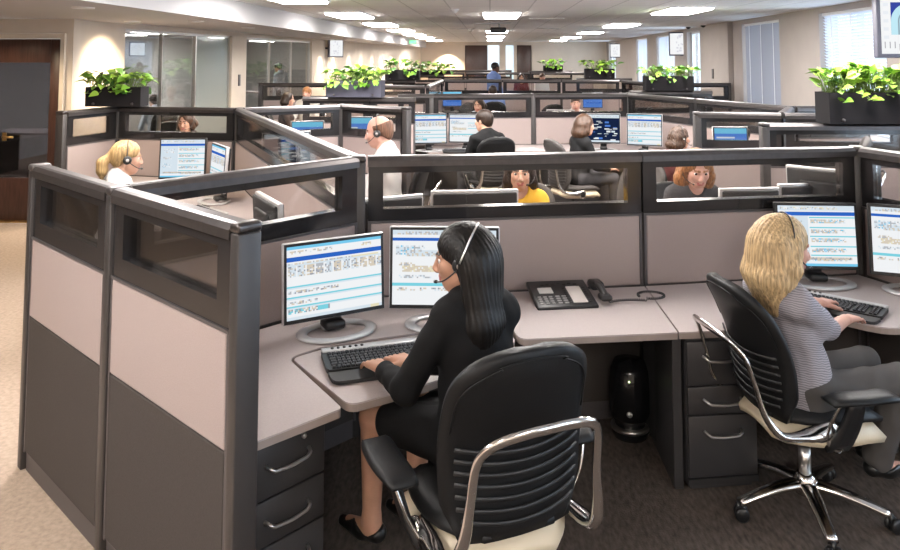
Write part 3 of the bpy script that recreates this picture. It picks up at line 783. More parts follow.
# ------------------------------------------------------------------ keyboards and mice
M_key = mat('keycap_black', (.017, .018, .022), .45)
def make_keyboard(label, loc, rz, group=None):
    t = thing('keyboard', label, 'keyboard', loc, rz, group)
    w = .50
    MB().prism(round_poly([(-w/2, -.06), (w/2, -.06), (w/2, .105), (-w/2, .105)], .03), .004, .022).build('body', M_black, t)
    MB().prism(round_poly([(-w/2+.01, -.135), (w/2-.01, -.135), (w/2-.002, -.062), (-w/2+.002, -.062)], [.06, .06, .005, .005]), .002, .016).build('palm_rest', M_blackm, t)
    MB().box(-w/2+.004, w/2-.004, .078, .112, .018, .029, .005, 2).build('silver_trim', M_silver, t)
    k = MB(); p = .0192; r0 = random.Random(2)
    for row in range(6):
        y = .062-row*.0205-(0 if row == 0 else .003); x = -w/2+.022
        while x < w/2-.028:
            kw = p
            if row == 5 and -.15 < x < -.06: kw = p*5.5
            elif row in (2, 3, 4) and x < -w/2+.024: kw = p*1.5
            if not (.105 < x < .113 or .178 < x < .186):
                k.box(x+.0013, x+kw-.0013, y-.0085, y+.0085, .020, .030, .003, 1)
            x += kw
            if .10 < x < .118: x = .119
            if .176 < x < .19 and row: x = .191
    k.build('key_block', M_key, t)
    b = MB()
    for i in range(6): b.lathe([(.007, 0), (.007, .003), (0, .004)], 10, c=(-w/2+.05+.026*i, .095, .029))
    b.build('media_button', M_black, t)
    return t
make_keyboard('black keyboard with silver trim under the hands of the dark-haired woman', (-.455, 3.215, .714), .36).scale = (1, 1.32, 1)
make_keyboard('black keyboard with silver trim under the hands of the blond woman', (1.735, 4.00, DZ), -.66).scale = (1, 1.15, 1)

# ------------------------------------------------------------------ desk telephone
t = thing('desk_telephone', 'black desk telephone with a paper label panel, on the worktop by the wide partition', 'telephone', (.395, 4.03, DZ), .18)
T = Matrix.Rotation(R(11), 4, 'X')
MB().box(-.185, .135, -.135, .14, .012, .040, .006, 2, M=T).box(-.15, .10, .05, .12, .0, .045, .004, 1).build('body', M_black, t)
MB().box(-.145, -.068, -.0, .060, .040, .0435, .003, 1, M=T).build('display', mat('lcd_grey', (.62, .60, .58), .3), t, 'small pale display')
MB().box(.012, .088, -.10, .065, .040, .0425, M=T).build('label_panel', mat('label_paper', (.62, .56, .53), .7), t, 'pale paper label')
b = MB()
for i in range(4):
    for j in range(3): b.box(-.165+.03*j, -.145+.03*j, -.105+.021*i, -.093+.021*i, .040, .045, .003, 1, M=T)
for i in range(2):
    for j in range(4): b.box(-.07+.034*i, -.046+.034*i, -.105+.022*j, -.093+.022*j, .040, .045, .003, 1, M=T)
b.build('dial_key', mat('key_grey', (.34, .33, .33), .5), t)
b = MB()
for i in range(8):
    b.box(-.012, .004, -.098+.02*i, -.086+.02*i, .040, .044, .002, 1, M=T).box(.096, .114, -.098+.02*i, -.086+.02*i, .040, .044, .002, 1, M=T)
for i in range(7): b.box(-.12+.03*i, -.10+.03*i, .085+.008*(i % 2), .091+.008*(i % 2), .040, .044, .002, 1, M=T)
b.build('function_key', M_dark, t)
h = MB().box(.15, .225, .03, .12, .03, .075, .018, 3).box(.155, .22, -.115, -.04, .018, .05, .018, 3)
h.tube(smooth_path([(.187, .08, .062), (.186, .02, .066), (.186, -.04, .055), (.187, -.09, .04)], 4), .02, 10, flat=.7, up=(0, 0, 1))
h.build('handset', M_black, t)
pts = []
N = 260
for i in range(N):
    u = i/(N-1); c = smooth = None
    if u < .35: q = (.20+.20*u/.35, -.10+.02*math.sin(u*9), .016)
    else:
        a = -2.2+(u-.35)/.65*5.6; q = (.46+.07*math.cos(a), -.02+.055*math.sin(a), .015)
    pts.append((q[0]+.004*math.cos(i*1.25), q[1]+.004*math.sin(i*1.25), q[2]+.004*math.sin(i*1.25)))
MB().tube(pts, .0035, 5).build('coiled_cord', M_black, t)

CH = make_chair('black task chair of the dark-haired woman, its polished hoop towards the camera')
CH.location = (-.02, 2.66, 0); CH.rotation_euler = (0, 0, .47); CH.scale = (1.06, 1.04, 1.06)
c2 = dup(CH, (1.385, 3.49, 0), -1.36, 'black task chair of the blond woman, star base and casters in view'); c2.scale = (1, 1, 1)
TB = Matrix.Translation((0, -.2, .48)) @ Matrix.Rotation(R(7), 4, 'X') @ Matrix.Translation((0, .2, -.48))
for ch in c2.children:
    if ch.name.split('.')[0] in ('backrest', 'back_hoop'): ch.matrix_local = TB
# ------------------------------------------------------------------ planters on the partitions
def leaf_mat(nm, c): return mat(nm, c, .38, spec=.5, noise=(9, .28))
M_leaf = [leaf_mat('leaf_mid', (.16, .34, .035)), leaf_mat('leaf_light', (.33, .52, .07)), leaf_mat('leaf_dark', (.055, .15, .025))]
M_stem = mat('plant_stem', (.16, .24, .05), .6)
M_soil = mat('potting_soil', (.03, .02, .015), .95)
def planter(label, loc, rz, L, D, H, n, size, rise, seed, box=(.016, .0145, .016), mix=(.45, .35, .2), group=None, spill=.25, lift=.1, tex='planter_charcoal'):
    r = random.Random(seed)
    t = thing('planter', label, 'planter', loc, rz, group)
    bm_ = mat(tex, box, .75, spec=.15)
    b = MB(); w = .012
    b.box(-L/2, L/2, -D/2, -D/2+w, 0, H).box(-L/2, L/2, D/2-w, D/2, 0, H).box(-L/2, -L/2+w, -D/2+w, D/2-w, 0, H).box(L/2-w, L/2, -D/2+w, D/2-w, 0, H).box(-L/2+w, L/2-w, -D/2+w, D/2-w, 0, w)
    b.build('trough', bm_, t)
    MB().box(-L/2+w, L/2-w, -D/2+w, D/2-w, H-.05, H-.03).build('soil', M_soil, t)
    br = MB()
    for s in (-.35, .35): br.lathe([(.014, 0), (.014, .012), (0, .014)], 12, M=Matrix.Translation((s*L, -D/2, .03)) @ Matrix.Rotation(PI/2, 4, 'X'))
    br.build('bracket_screw', M_frame, t)
    st = MB(); lf = MB()
    for i in range(n):
        x = r.uniform(-.47, .47)*L; y = r.uniform(-.4, .4)*D
        az = r.uniform(0, 2*PI); e = r.random()
        out = Vector((math.cos(az), math.sin(az)*.8, 0))
        hgt = rise*(.25+.75*r.random()**.8)*(1-.25*abs(2*x/L))
        tip = Vector((x, y, H))+out*(.35+.5*e)*size*1.3+Vector((0, 0, hgt))
        if r.random() < spill:
            sd = -1 if r.random() < .7 else 1
            tip = Vector((x+r.uniform(-.05, .05), sd*(D/2+r.uniform(.01, .06)), H+r.uniform(-.07, .04))); out = Vector((r.uniform(-.5, .5), sd, -.3)).normalized()
        b0 = Vector((x, y, H-.04)); mid = (b0+tip)/2+Vector((0, 0, .03))
        st.tube([b0, mid, tip], .0035, 5)
        s = size*r.uniform(.7, 1.25)
        d = (out+Vector((r.uniform(-.4, .4), r.uniform(-.4, .4), r.uniform(-.45, .55)+lift))).normalized()
        up = (Vector((0, 0, 1))+Vector((r.uniform(-.7, .7), r.uniform(-.9, .5), 0))).normalized()
        sd = d.cross(up).normalized(); nn = sd.cross(d)
        prof = [(0, .0), (.08, .24), (.25, .38), (.45, .37), (.68, .26), (.86, .12), (1, 0)]
        vs = []; fs = []
        for q, wq in prof:
            c = tip+d*(q*s)-nn*(.28*s*q*q); 
            vs += [c-sd*wq*s+nn*wq*s*.28, c, c+sd*wq*s+nn*wq*s*.28]
        for k in range(len(prof)-1):
            a = 3*k; fs += [(a, a+1, a+4, a+3), (a+1, a+2, a+5, a+4)]
        u = r.random(); lf.add(vs, fs, 0 if u < mix[0] else 1 if u < mix[0]+mix[1] else 2, True)
    st.build('stem', M_stem, t, kind='stuff'); lf.build('foliage', M_leaf, t)
    return t
planter('leftmost planter, charcoal trough of leafy green plants by the mahogany door', (-4.08, 7.95, 1.465), .05, .60, .22, .21, 110, .10, .17, 1)
planter('large charcoal planter with bright broad leaves on the right', (3.08, 6.29, 1.463), .045, .72, .24, .25, 260, .088, .21, 2, mix=(.4, .5, .1), spill=.07, lift=.5)
planter('grey-blue planter of ivy standing behind the balding man', (-1.82, 9.99, 1.463), -.08, .76, .24, .22, 120, .10, .17, 3, box=(.075, .075, .10), tex='planter_grey_blue', spill=.35)
planter('long dark planter with leaves in front of the wall screen on the right', (2.86, 12.15, 1.463), 0, .76, .24, .23, 110, .10, .17, 4)
planter('dark planter left of the doors, on the left of the third row', (-2.05, 17.38, 1.463), -.05, .80, .26, .24, 60, .14, .26, 5, mix=(.4, .1, .5))
planter('low planter of dense leaves before the far wall, left of the doors', (-1.75, 22.72, 1.463), 0, 1.15, .26, .12, 90, .15, .22, 6, mix=(.4, .2, .4))
planter('small planter standing alone before the pale far wall, right of the doors', (2.45, 29.2, 1.463), 0, .75, .26, .20, 50, .17, .24, 7)
planter('dark planter with light leaves, just left of the long planter', (2.78, 19.15, 1.463), 0, .74, .26, .24, 70, .14, .22, 8, mix=(.35, .55, .1))
planter('small dark-leaved planter peeping over the grey-blue planter', (-2.55, 14.48, 1.463), -.2, .42, .2, .14, 60, .12, .22, 9, mix=(.3, .1, .6))
# ------------------------------------------------------------------ people
def skin_mat(nm, c):
    m = mat(nm, c, .52, spec=.35, noise=(25, .06)); b = m.node_tree.nodes['Principled BSDF']
    b.inputs['Subsurface Weight'].default_value = .08; b.inputs['Subsurface Radius'].default_value = (.01, .004, .002); return m
SK = {'light': skin_mat('skin_light', (.54, .31, .22)), 'tan': skin_mat('skin_tan', (.42, .23, .155)), 'brown': skin_mat('skin_brown', (.10, .045, .025)), 'pink': skin_mat('skin_pink', (.55, .31, .24))}
M_lip = mat('lips', (.42, .12, .11), .4); M_lipd = mat('lips_brown', (.12, .04, .035), .4)
M_eye = mat('eye_white', (.75, .73, .70), .2); M_iris = mat('eye_iris', (.03, .018, .012), .15)
def hair_mat(nm, c, r=.38, st=(70, 70, 4)):
    return mat(nm, c, r, spec=.3, noise=(1.6, .5, st), bump=(1.6, .5, st))
HM = {'black': hair_mat('hair_black', (.007, .006, .0055), .48), 'blond': hair_mat('hair_blond', (.47, .33, .175), .5), 'brown': hair_mat('hair_brown', (.055, .028, .016)), 'rust': hair_mat('hair_rust', (.13, .065, .04), .55), 'red': hair_mat('hair_auburn', (.26, .115, .045)),
      'dark': hair_mat('hair_dark_brown', (.022, .013, .009)), 'gold': hair_mat('hair_golden', (.36, .235, .105), .5)}
def M_(yaw, pitch): return np.array(Matrix.Rotation(yaw, 3, 'Z') @ Matrix.Rotation(-pitch, 3, 'X'))
def V3(*a): return np.array(a, float)
def nrm(v): return v/max(np.linalg.norm(v), 1e-9)
def ik(S, W, l1, l2, pole):
    d = W-S; L = np.linalg.norm(d); m = (l1+l2)*.995
    if L > m: W = S+d/L*m; d = W-S; L = m
    a = (l1*l1-l2*l2+L*L)/(2*L); h = math.sqrt(max(l1*l1-a*a, 0)); u = d/L
    p = pole-u*(pole@u); return S+u*a+nrm(p)*h, W
def hand(f, W, d, n, side, s, curl=1., spread=1., k=.007):
    """Five fingers on a palm: W wrist, d finger direction, n back of the hand, side +1 left / -1 right."""
    d = nrm(d); n = nrm(n-d*(n@d)); x = np.cross(d, n)*side          # x points to the thumb
    for o in (-.026, -.009, .009, .025): f.cone(W+x*o*.5*s, W+(d*.082+x*o)*s, .0135*s, .0115*s, .012)
    L = {.025: .073, .008: .081, -.010: .075, -.027: .058}
    for o, l in L.items():
        p = W+(d*.086+x*o-n*.001)*s; a = R(8); r = .0086*s*(1 if o > -.02 else .88)
        for i, (q, tr) in enumerate(((.46, .0), (.30, 26), (.24, 24))):
            a += R(tr)*curl; dd = d*math.cos(a)-n*math.sin(a)+x*o*3.2*spread
            e = p+nrm(dd)*l*q*s; f.cone(p, e, r, r*.90, .004); r *= .90; p = e
    p = W+(d*.022+x*.022-n*.004)*s
    for dd, l, r in ((d*.62+x*.75-n*.25, .042, .0125), (d*.88+x*.38-n*.30, .032, .0105), (d*.95+x*.10-n*.35, .026, .0092)):
        e = p+nrm(dd)*l*s; f.cone(p, e, r*s, r*.9*s, .006 if l < .04 else .012); p = e
GROOVE = {}
def person(label, loc, yaw, s=1., hip=.58, lean=8, hyaw=0., hpitch=8., wrists=None, hdir=None, knees=None, ankles=None, top=None, bottom=None, hair=None, skin='light', vox=.011,
           female=True, shoe=None, sit=True, sleeve=1., headset=None, hs=1., group=None, curl=1., build=1., skirt=False, twist=0., handn=None, headroll=0., hsc=1.):
    X = lambda *a: np.array(a, float)*s
    l = R(lean); up = V3(0, math.sin(l), math.cos(l)); fw = V3(0, math.cos(l), -math.sin(l)); P = V3(0, 0, hip)
    rx = V3(1, 0, 0)
    T = lambda x, f, u: P+(rx*x+fw*f+up*u)*s
    TM = np.stack([rx, fw, up], 1)
    inv = Matrix.Rotation(-yaw, 3, 'Z')
    def loc_(w):   # a point of the room -> the frame of the body
        v = inv @ Vector((w[0]-loc[0], w[1]-loc[1], 0)); return V3(v.x, v.y, w[2])
    sw = (.152 if female else .185)*build
    B = Field(); C = Field(); G = Field()
    # torso
    tor = [('e', T(0, -.01, .03), X(.160, .115, .115), .05), ('e', T(.07, -.05, -.01), X(.095, .10, .095), .04), ('e', T(-.07, -.05, -.01), X(.095, .10, .095), .04),
           ('e', T(0, .005, .16), X(.130 if female else .15, .098, .15), .06), ('e', T(0, -.005, .33), X(.140 if female else .162, .10, .155), .06),
           ('c', T(-sw+.03, -.012, .43), T(sw-.03, -.012, .43), .054*s, .054*s, .05), ('c', T(-.075, -.018, .455), T(0, -.012, .50), .05*s, .052*s, .04), ('c', T(.075, -.018, .455), T(0, -.012, .50), .05*s, .052*s, .04)]
    if female: tor += [('e', T(.065, .085, .295), X(.062, .055, .062), .04), ('e', T(-.065, .085, .295), X(.062, .055, .062), .04)]
    elif build > 1.02: tor += [('e', T(0, .06, .14), X(.135, .10, .13), .06)]
    for q in tor:
        for F_ in (B, C):
            if q[0] == 'e': F_.ell(q[1], q[2]*(1 if F_ is B else 1), TM.T.T, q[3])
            else: F_.cone(q[1], q[2], q[3], q[4], q[5])
    # head
    HJ = T(0, .01, .545); Rh = M_(hyaw, R(hpitch)) @ np.array(Matrix.Rotation(headroll, 3, 'Y')); h = s*hs
    HC = HJ+Rh @ (V3(0, .022, .085)*h)
    H_ = lambda x, y, z: HC+Rh @ (V3(x, y, z)*h)
    B.cone(T(0, -.012, .47), H_(0, -.022, -.07), (.054 if female else .062)*s, (.048 if female else .056)*h, .03)
    hr = lambda x, y, z: V3(x, y, z)*h
    B.ell(H_(0, -.012, .028), hr(.073, .094, .086), Rh, .03); B.ell(H_(0, .028, -.028), hr(.059, .064, .080), Rh, .02)
    B.ell(H_(0, .046, -.082), hr(.034, .034, .028), Rh, .03); B.cone(H_(-.046, .0, -.055), H_(-.02, .050, -.088), .022*h, .018*h, .02); B.cone(H_(.046, .0, -.055), H_(.02, .050, -.088), .022*h, .018*h, .02)
    for sx in (-1, 1):
        B.ell(H_(sx*.037, .058, -.022), hr(.022, .022, .022), Rh, .02)
        B.ell(H_(sx*.075, -.008, -.008), V3(.010, .019, .031)*h, Rh, .008); B.ell(H_(sx*.010, .096, -.036), hr(.009, .010, .008), Rh, .006)
        B.cone(H_(sx*.012, .085, .020), H_(sx*.046, .070, .022), .009*h, .007*h, .012)
        B.cut_ell(H_(sx*.031, .094, .002), hr(.015, .016, .009), Rh, .008)
    B.cone(H_(0, .084, .012), H_(0, .104, -.028), .008*h, .0115*h, .010)
    lips = [('c', H_(-.017, .085, -.058), H_(.017, .085, -.058), .0065*h, .0065*h), ('c', H_(-.013, .086, -.067), H_(.013, .086, -.067), .0075*h, .0075*h)]
    B.cone(H_(-.017, .082, -.058), H_(0, .089, -.057), .005*h, .0072*h, .005).cone(H_(.017, .082, -.058), H_(0, .089, -.057), .005*h, .0072*h, .005).cone(H_(-.012, .086, -.067), H_(.012, .086, -.067), .0075*h, .0075*h, .005)
    brows = [('c', H_(sx*.014, .086, .024), H_(sx*.046, .072, .026), .006*h, .004*h) for sx in (-1, 1)]
    # arms
    l1, l2 = .285*s, .255*s
    el = []
    for i, sd in ((0, -1), (1, 1)):
        S = T(sd*sw, -.012, .425)
        if wrists and wrists[i] is not None: W = loc_(wrists[i])
        elif sit: W = T(sd*.13, .34, .14)
        else: W = T(sd*(sw+.05), .08, -.12)
        E, W = ik(S, W, l1, l2, V3(sd*.55, -.35, -.9))
        fd = nrm(W-E); d = hdir[i] if hdir and hdir[i] is not None else nrm(fd+V3(0, .5, 0)+V3(0, 0, -fd[2]*.8))
        if hdir and hdir[i] is not None: q = inv @ Vector(d); d = V3(q.x, q.y, q.z)
        n = V3(0, 0, 1) if sit else V3(sd, 0, .1)
        for F_, e in ((B, 0),): F_.cone(S, E, .042*s, .036*s, .03).cone(E, W, .036*s, .0245*s, .015)
        C.cone(S, S+(E-S)*min(1, sleeve*2), .044*s, .039*s, .03)
        if sleeve > .5: C.cone(E, E+(W-E)*min(1, (sleeve-.5)*2)*.87, .039*s, .026*s, .02)
        hand(B, W, d, n, -sd, s*hsc, curl=curl); el.append((S, E, W))
    # legs
    lt, ls = .42*s, .40*s; ft = []
    for i, sd in ((0, -1), (1, 1)):
        Hh = T(sd*.085, 0, -.01)
        if sit:
            K = loc_(knees[i]) if knees else Hh+V3(sd*.035, .41*s, .0)
            K = Hh+nrm(K-Hh)*lt; A = loc_(ankles[i]) if ankles else V3(K[0], K[1]+.02, .085)
            A = K+nrm(A-K)*min(ls, max(.2, K[2]-.07) if not ankles else ls)
        else: K = Hh+V3(sd*.0, .01, -lt); A = K+V3(0, -.02, -min(ls, K[2]-.07))
        for F_, e in ((B, 0), (G, .0)):
            F_.cone(Hh, K, .083*s, .056*s, .04 if F_ is B else .05).cone(K, A+(0 if F_ is B or not skirt else 0), .055*s, (.036 if F_ is B else .05)*s, .02)
        fd = nrm(V3((K-Hh)[0], (K-Hh)[1], 0)) if sit else V3(0, 1, 0)
        B.cone(A, A+V3(0, 0, -.035), .036*s, .036*s, .02).cone(A+V3(0, 0, -.04)-fd*.02, A+fd*.12*s+V3(0, 0, -.055), .032*s, .024*s, .02)
        ft.append((A, fd, K, Hh))
    G.ell(tor[0][1], tor[0][2], TM, .05).ell(tor[1][1], tor[1][2], TM, .04).ell(tor[2][1], tor[2][2], TM, .04)
    lm = M_lipd if skin == 'brown' else M_lip
    def fm(c):
        o = np.zeros(len(c))
        dl = np.minimum(*[Field._d(q, c) for q in lips]); db = np.minimum(*[Field._d(q, c) for q in brows])
        o[dl < .0015] = 1; o[db < .001] = 2; return o
    hm = HM[hair[1]] if hair else HM['dark']
    body = field_obj('person', B.mesh(vox), [SK[skin], lm, hm], None, fm, rel=1)
    body.location = (loc[0], loc[1], 0); body.rotation_euler = (0, 0, yaw)
    tag(body, label, 'person', group)
    ev = MB()
    for sx in (-1, 1):
        M = Matrix.Translation(Vector(H_(sx*.031, .0715, .002))) @ Matrix(Rh.tolist()).to_4x4() @ Matrix.Rotation(-PI/2, 4, 'X')
        e = MB(); r = .0125*h
        pr = [(r*math.sin(a), r*math.cos(a)) for a in [PI*k/12 for k in range(13)]]
        e.lathe([(max(x, 1e-6), z) for x, z in pr[3:]], 14, M=M); e.lathe([(1e-6, pr[0][1])]+[(x, z) for x, z in pr[1:4]], 14, M=M, mi=1)
        e.build('eye', [M_eye, M_iris], body)
    # clothes
    g = rnd.random()*9
    wr = lambda a: (lambda Q: a*(np.sin(Q[..., 0]*31+Q[..., 2]*47+g)+np.sin(Q[..., 1]*53-Q[..., 2]*37+2*g)+.6*np.sin(Q[..., 0]*83+Q[..., 1]*61+Q[..., 2]*23)))
    if bottom:
        if skirt:
            for A, fd, K, Hh in ft: pass
            G2 = Field(); G2.ell(tor[0][1], tor[0][2], TM, .05).ell(tor[1][1], tor[1][2], TM, .04).ell(tor[2][1], tor[2][2], TM, .04)
            ks = []
            for A, fd, K, Hh in ft:
                e = Hh+(K-Hh)*.74; G2.cone(Hh, e, .086*s, .064*s, .05); ks.append(e)
            G2.cone((ft[0][3]+ft[1][3])/2, (ks[0]+ks[1])/2, .07*s, .045*s, .05)
            field_obj('skirt', G2.mesh(vox, wr(.0012), .012), bottom[1], body)
        else: field_obj(bottom[0], G.mesh(vox, wr(.0016), .011), bottom[1], body)
    if top:
        C.cut_ell(T(0, .05, .53), X(.062, .085, .085), TM, .01)
        field_obj(top[0], C.mesh(vox, wr(.0016), top[2] if len(top) > 2 else .013), top[1], body)
    if shoe:
        for A, fd, K, Hh in ft:
            S_ = Field().cone(A+V3(0, 0, -.045)-fd*.03, A+fd*.05*s+V3(0, 0, -.055), .034*s, .033*s, .02).cone(A+fd*.05*s+V3(0, 0, -.057), A+fd*(.155*s)+V3(0, 0, -.062), .034*s, .018*s, .02)
            if shoe[1]: S_.cut_ell(A+fd*.02+V3(0, 0, .0), V3(.05, .08, .055), None, .01)
            field_obj('shoe', S_.mesh(max(.006, min(vox, .009)), None, .004), shoe[0], body)
    # hair
    if hair:
        Hf = Field(); st = hair[0]; dn = V3(0, 0, -1); bk = Rh @ V3(0, -1, 0); bk = nrm(V3(bk[0], bk[1], 0)); sdv = Rh @ V3(1, 0, 0); sdv = nrm(V3(sdv[0], sdv[1], 0))
        Hf.ell(H_(0, -.016, .034), hr(.084, .103, .092), Rh, .02)
        if st in ('long', 'wavy', 'bob'):
            L = hair[2]*s; vol = hair[3] if len(hair) > 3 else 1.
            Hf.ell(H_(0, -.055, -.02), hr(.082*vol, .062*vol, .105), Rh, .04)
            for o in (-.055, -.03, 0, .03, .055):
                a = H_(o*1.15, -.055-.02*(1-abs(o)/.055), .0); m = a+dn*L*.5+bk*.022+sdv*o*.25; e = a+dn*L+bk*.018+sdv*o*.1
                Hf.cone(a, m, .042*h*vol, .044*h*vol, .03).cone(m, e, .044*h*vol, .022*h, .03)
            for sx in (() if len(hair) > 4 else (-1, 1)):   # side locks in front of / over the ears
                a = H_(sx*.068, .005, .03); m = H_(sx*.078*vol, -.012, -.065); e = m+dn*L*.45+bk*.03
                Hf.cone(a, m, .030*h, .028*h*vol, .02).cone(m, e, .028*h*vol, .014*h, .02)
            Hf.cut_ell(H_(0, .104, -.045), hr(.058, .078, .098), Rh, .012); Hf.cut_ell(H_(.012, .11, .05), hr(.032, .05, .06), Rh, .012)
        if len(hair) > 4:
            Hf.cut_ell(H_(0, .075, -.075), hr(.2, .075, .085), Rh, .02)
        if st == 'ponytail':
            Hf.ell(H_(0, -.05, .0), hr(.07, .055, .075), Rh, .03)
            a = H_(0, -.112, .012); m = a+bk*.05*s+dn*.05*s; e = m+dn*hair[2]*s+bk*.0
            Hf.cone(a, m, .024*h, .036*h, .02).cone(m, (m+e)/2, .036*h, .036*h, .02).cone((m+e)/2, e, .036*h, .014*h, .02)
            Hf.cut_ell(H_(0, .100, -.030), hr(.068, .075, .092), Rh, .012); Hf.cut_ell(H_(0, .045, -.062), hr(.2, .085, .075), Rh, .012)
        elif st == 'short':
            Hf.ell(H_(0, -.05, -.015), hr(.070, .055, .065), Rh, .03)
            Hf.cut_ell(H_(0, .098, -.048), hr(.068, .080, .084), Rh, .012); Hf.cut_ell(H_(0, .015, -.10), hr(.2, .085, .085), Rh, .012)
        elif st == 'balding':
            Hf.cut_ell(H_(0, .0, .135), hr(.12, .125, .10), Rh, .015); Hf.cut_ell(H_(0, .11, -.03), hr(.2, .095, .2), Rh, .012); Hf.cut_ell(H_(0, .0, -.10), hr(.2, .075, .075), Rh, .012)
            Hf.ell(H_(0, -.06, -.02), hr(.066, .045, .06), Rh, .03)
        elif st == 'crop':
            Hf = Field(); Hf.ell(H_(0, -.016, .034), hr(.0765, .098, .088), Rh, .02)
            Hf.cut_ell(H_(0, .098, -.048), hr(.070, .080, .092), Rh, .012); Hf.cut_ell(H_(0, .015, -.10), hr(.2, .085, .085), Rh, .012)
        hc = HC
        def gro(Q):
            q = Q-hc; a = np.arctan2(q@(Rh @ V3(1, 0, 0)), q@(Rh @ V3(0, -1, 0))); z = q[..., 2]
            am = .0006 if st == 'crop' else .0017 if st != 'wavy' else .004
            w = np.sin(z*70+a*5)*(1.2 if st == 'wavy' else .25)
            return am*(np.sin(a*46+w*1.5+2*np.sin(a*5+z*9))+.6*np.sin(a*71+z*11))
        field_obj('hair', Hf.mesh(min(vox, .008), gro), hm, body)
        if st == 'ponytail': 
            MB().tube([H_(0, -.108, .018)+Rh @ (V3(math.cos(a)*.026, 0, math.sin(a)*.026)*h) for a in [2*PI*k/16 for k in range(16)]], .007, 8, closed=True).build('hair_tie', M_black, body)
    # headset: lies on the head, so it is a thing of its own
    if headset:
        Mh = Matrix.Translation(Vector(HC)) @ Matrix(Rh.tolist()).to_4x4()
        W_ = Matrix.Translation((loc[0], loc[1], 0)) @ Matrix.Rotation(yaw, 4, 'Z') @ Mh
        t = thing('headset', headset[1], 'headset'); t.matrix_world = W_
        sd = headset[0]; q = hs*s; ex = (.094 if len(headset) < 3 else .117)*q
        arc = [(ex*math.cos(a), -.012-.062*q*math.sin(a)*(sd == -1 and len(headset) > 2), .008+(.123 if not (sd == -1 and len(headset) > 2) else .104)*q*math.sin(a)) for a in [PI*k/24-.0 for k in range(25)]]
        MB().tube(arc, .0048, 8, flat=.6).build('headband', headset[2] if len(headset) > 2 else M_black, t)
        for k, sx in enumerate((-1, 1) if len(headset) < 4 else (sd,)):
            M = Matrix.Translation((sx*.086*q, -.006, -.008)) @ Matrix.Rotation(sx*PI/2, 4, 'Y')
            e = MB().lathe([(.0, -.012), (.024, -.012), (.030, -.004), (.030, .006), (.022, .014), (0, .016)], 18, M=M).build('ear_cushion', M_black, t)
            MB().lathe([(.0, .017), (.010, .0165), (.012, .0145)], 14, M=M).build('ear_cap', M_alu, e)
        bm = smooth_path([(sd*.098*q, .0, -.015), (sd*.093*q, .035, -.040), (sd*.072*q, .075, -.062), (sd*.042*q, .108, -.068)], 6)
        MB().tube(bm, .003, 7).tube(bm[-3:], .0065, 8).build('microphone_boom', M_black, t)
    return body, (HC, Rh, el, ft)
def cloth(nm, c, r=.85, **k): return mat(nm, c, r, spec=.2, **k)
def stripe_mat():
    m = cloth('grey_striped_knit', (.42, .40, .43)); nt = m.node_tree; b = nt.nodes['Principled BSDF']
    tc = nd(nt, 'ShaderNodeTexCoord'); mp = nd(nt, 'ShaderNodeMapping'); mp.inputs['Rotation'].default_value = (R(10), R(6), 0)
    w = nd(nt, 'ShaderNodeTexWave', wave_type='BANDS', bands_direction='Z'); w.inputs['Scale'].default_value = 34.; w.inputs['Distortion'].default_value = 4.; w.inputs['Detail'].default_value = 2.
    cr = nd(nt, 'ShaderNodeValToRGB'); cr.color_ramp.elements[0].color = (.20, .19, .215, 1); cr.color_ramp.elements[1].color = (.36, .34, .365, 1); cr.color_ramp.elements[0].position = .25; cr.color_ramp.elements[1].position = .6
    nt.links.new(tc.outputs['Object'], mp.inputs['Vector']); nt.links.new(mp.outputs['Vector'], w.inputs['Vector']); nt.links.new(w.outputs['Fac'], cr.inputs[0]); nt.links.new(cr.outputs[0], b.inputs['Base Color']); return m
K_black = cloth('black_suit_cloth', (.0065, .0065, .007), .8, bump=(200, .15)); K_char = cloth('charcoal_cloth', (.045, .044, .048)); K_white = cloth('white_shirt_cloth', (.52, .505, .49)); K_grey = cloth('grey_trouser_cloth', (.085, .08, .078), bump=(220, .15))
K_blue = cloth('blue_shirt_cloth', (.15, .22, .46)); K_yellow = cloth('yellow_cardigan', (.62, .36, .04)); K_brown = cloth('dark_brown_cloth', (.05, .035, .03)); K_wine = cloth('wine_knit', (.12, .03, .03)); K_pale = cloth('pale_blue_shirt', (.52, .58, .66))
M_shoe = mat('black_shoe_leather', (.01, .01, .01), .3)

NEAR, NI = person('dark-haired woman in a black suit typing, nearest the camera', (-.05, 2.835), .52, .98, .62, lean=4, hyaw=.92, hpitch=8, hs=1.08, wrists=[(-0.426, 2.987, .775), (-0.322, 3.050, .775)], hdir=[(-.50, .85, -.10), (-.66, .74, -.08)], hsc=1.14, build=.86,
    knees=[(-.47, 3.02, .58), (-.26, 3.10, .58)], top=('jacket', K_black), bottom=('skirt', K_black), skirt=True, hair=('long', 'black', .46, 1.42, 'behind'), skin='tan', vox=.0047, shoe=(M_shoe, True),
    headset=(-1, 'black headset with a silver band on the dark-haired woman nearest the camera', M_alu), curl=.9)
BLOND, BI = person('blond woman in a grey striped top typing, at the right', (1.385, 3.49), -1.26, .98, .54, lean=-14, hyaw=-.16, hpitch=8, hs=1.17, wrists=[(1.66, 3.90, .765), (1.66, 3.66, .772)], hdir=[(.72, .68, -.06), (.75, .65, -.10)],
    knees=[(1.84, 3.72, .58), (1.86, 3.50, .58)], ankles=[(1.80, 3.78, .09), (1.72, 3.60, .09)], top=('knit_top', stripe_mat(), .013), bottom=('trousers', K_grey), hair=('long', 'blond', .27, 1.22), skin='pink', vox=.0047, sleeve=.46, shoe=(M_shoe, True),
    headset=(1, 'black headset on the blond woman in the striped top'), curl=.8)
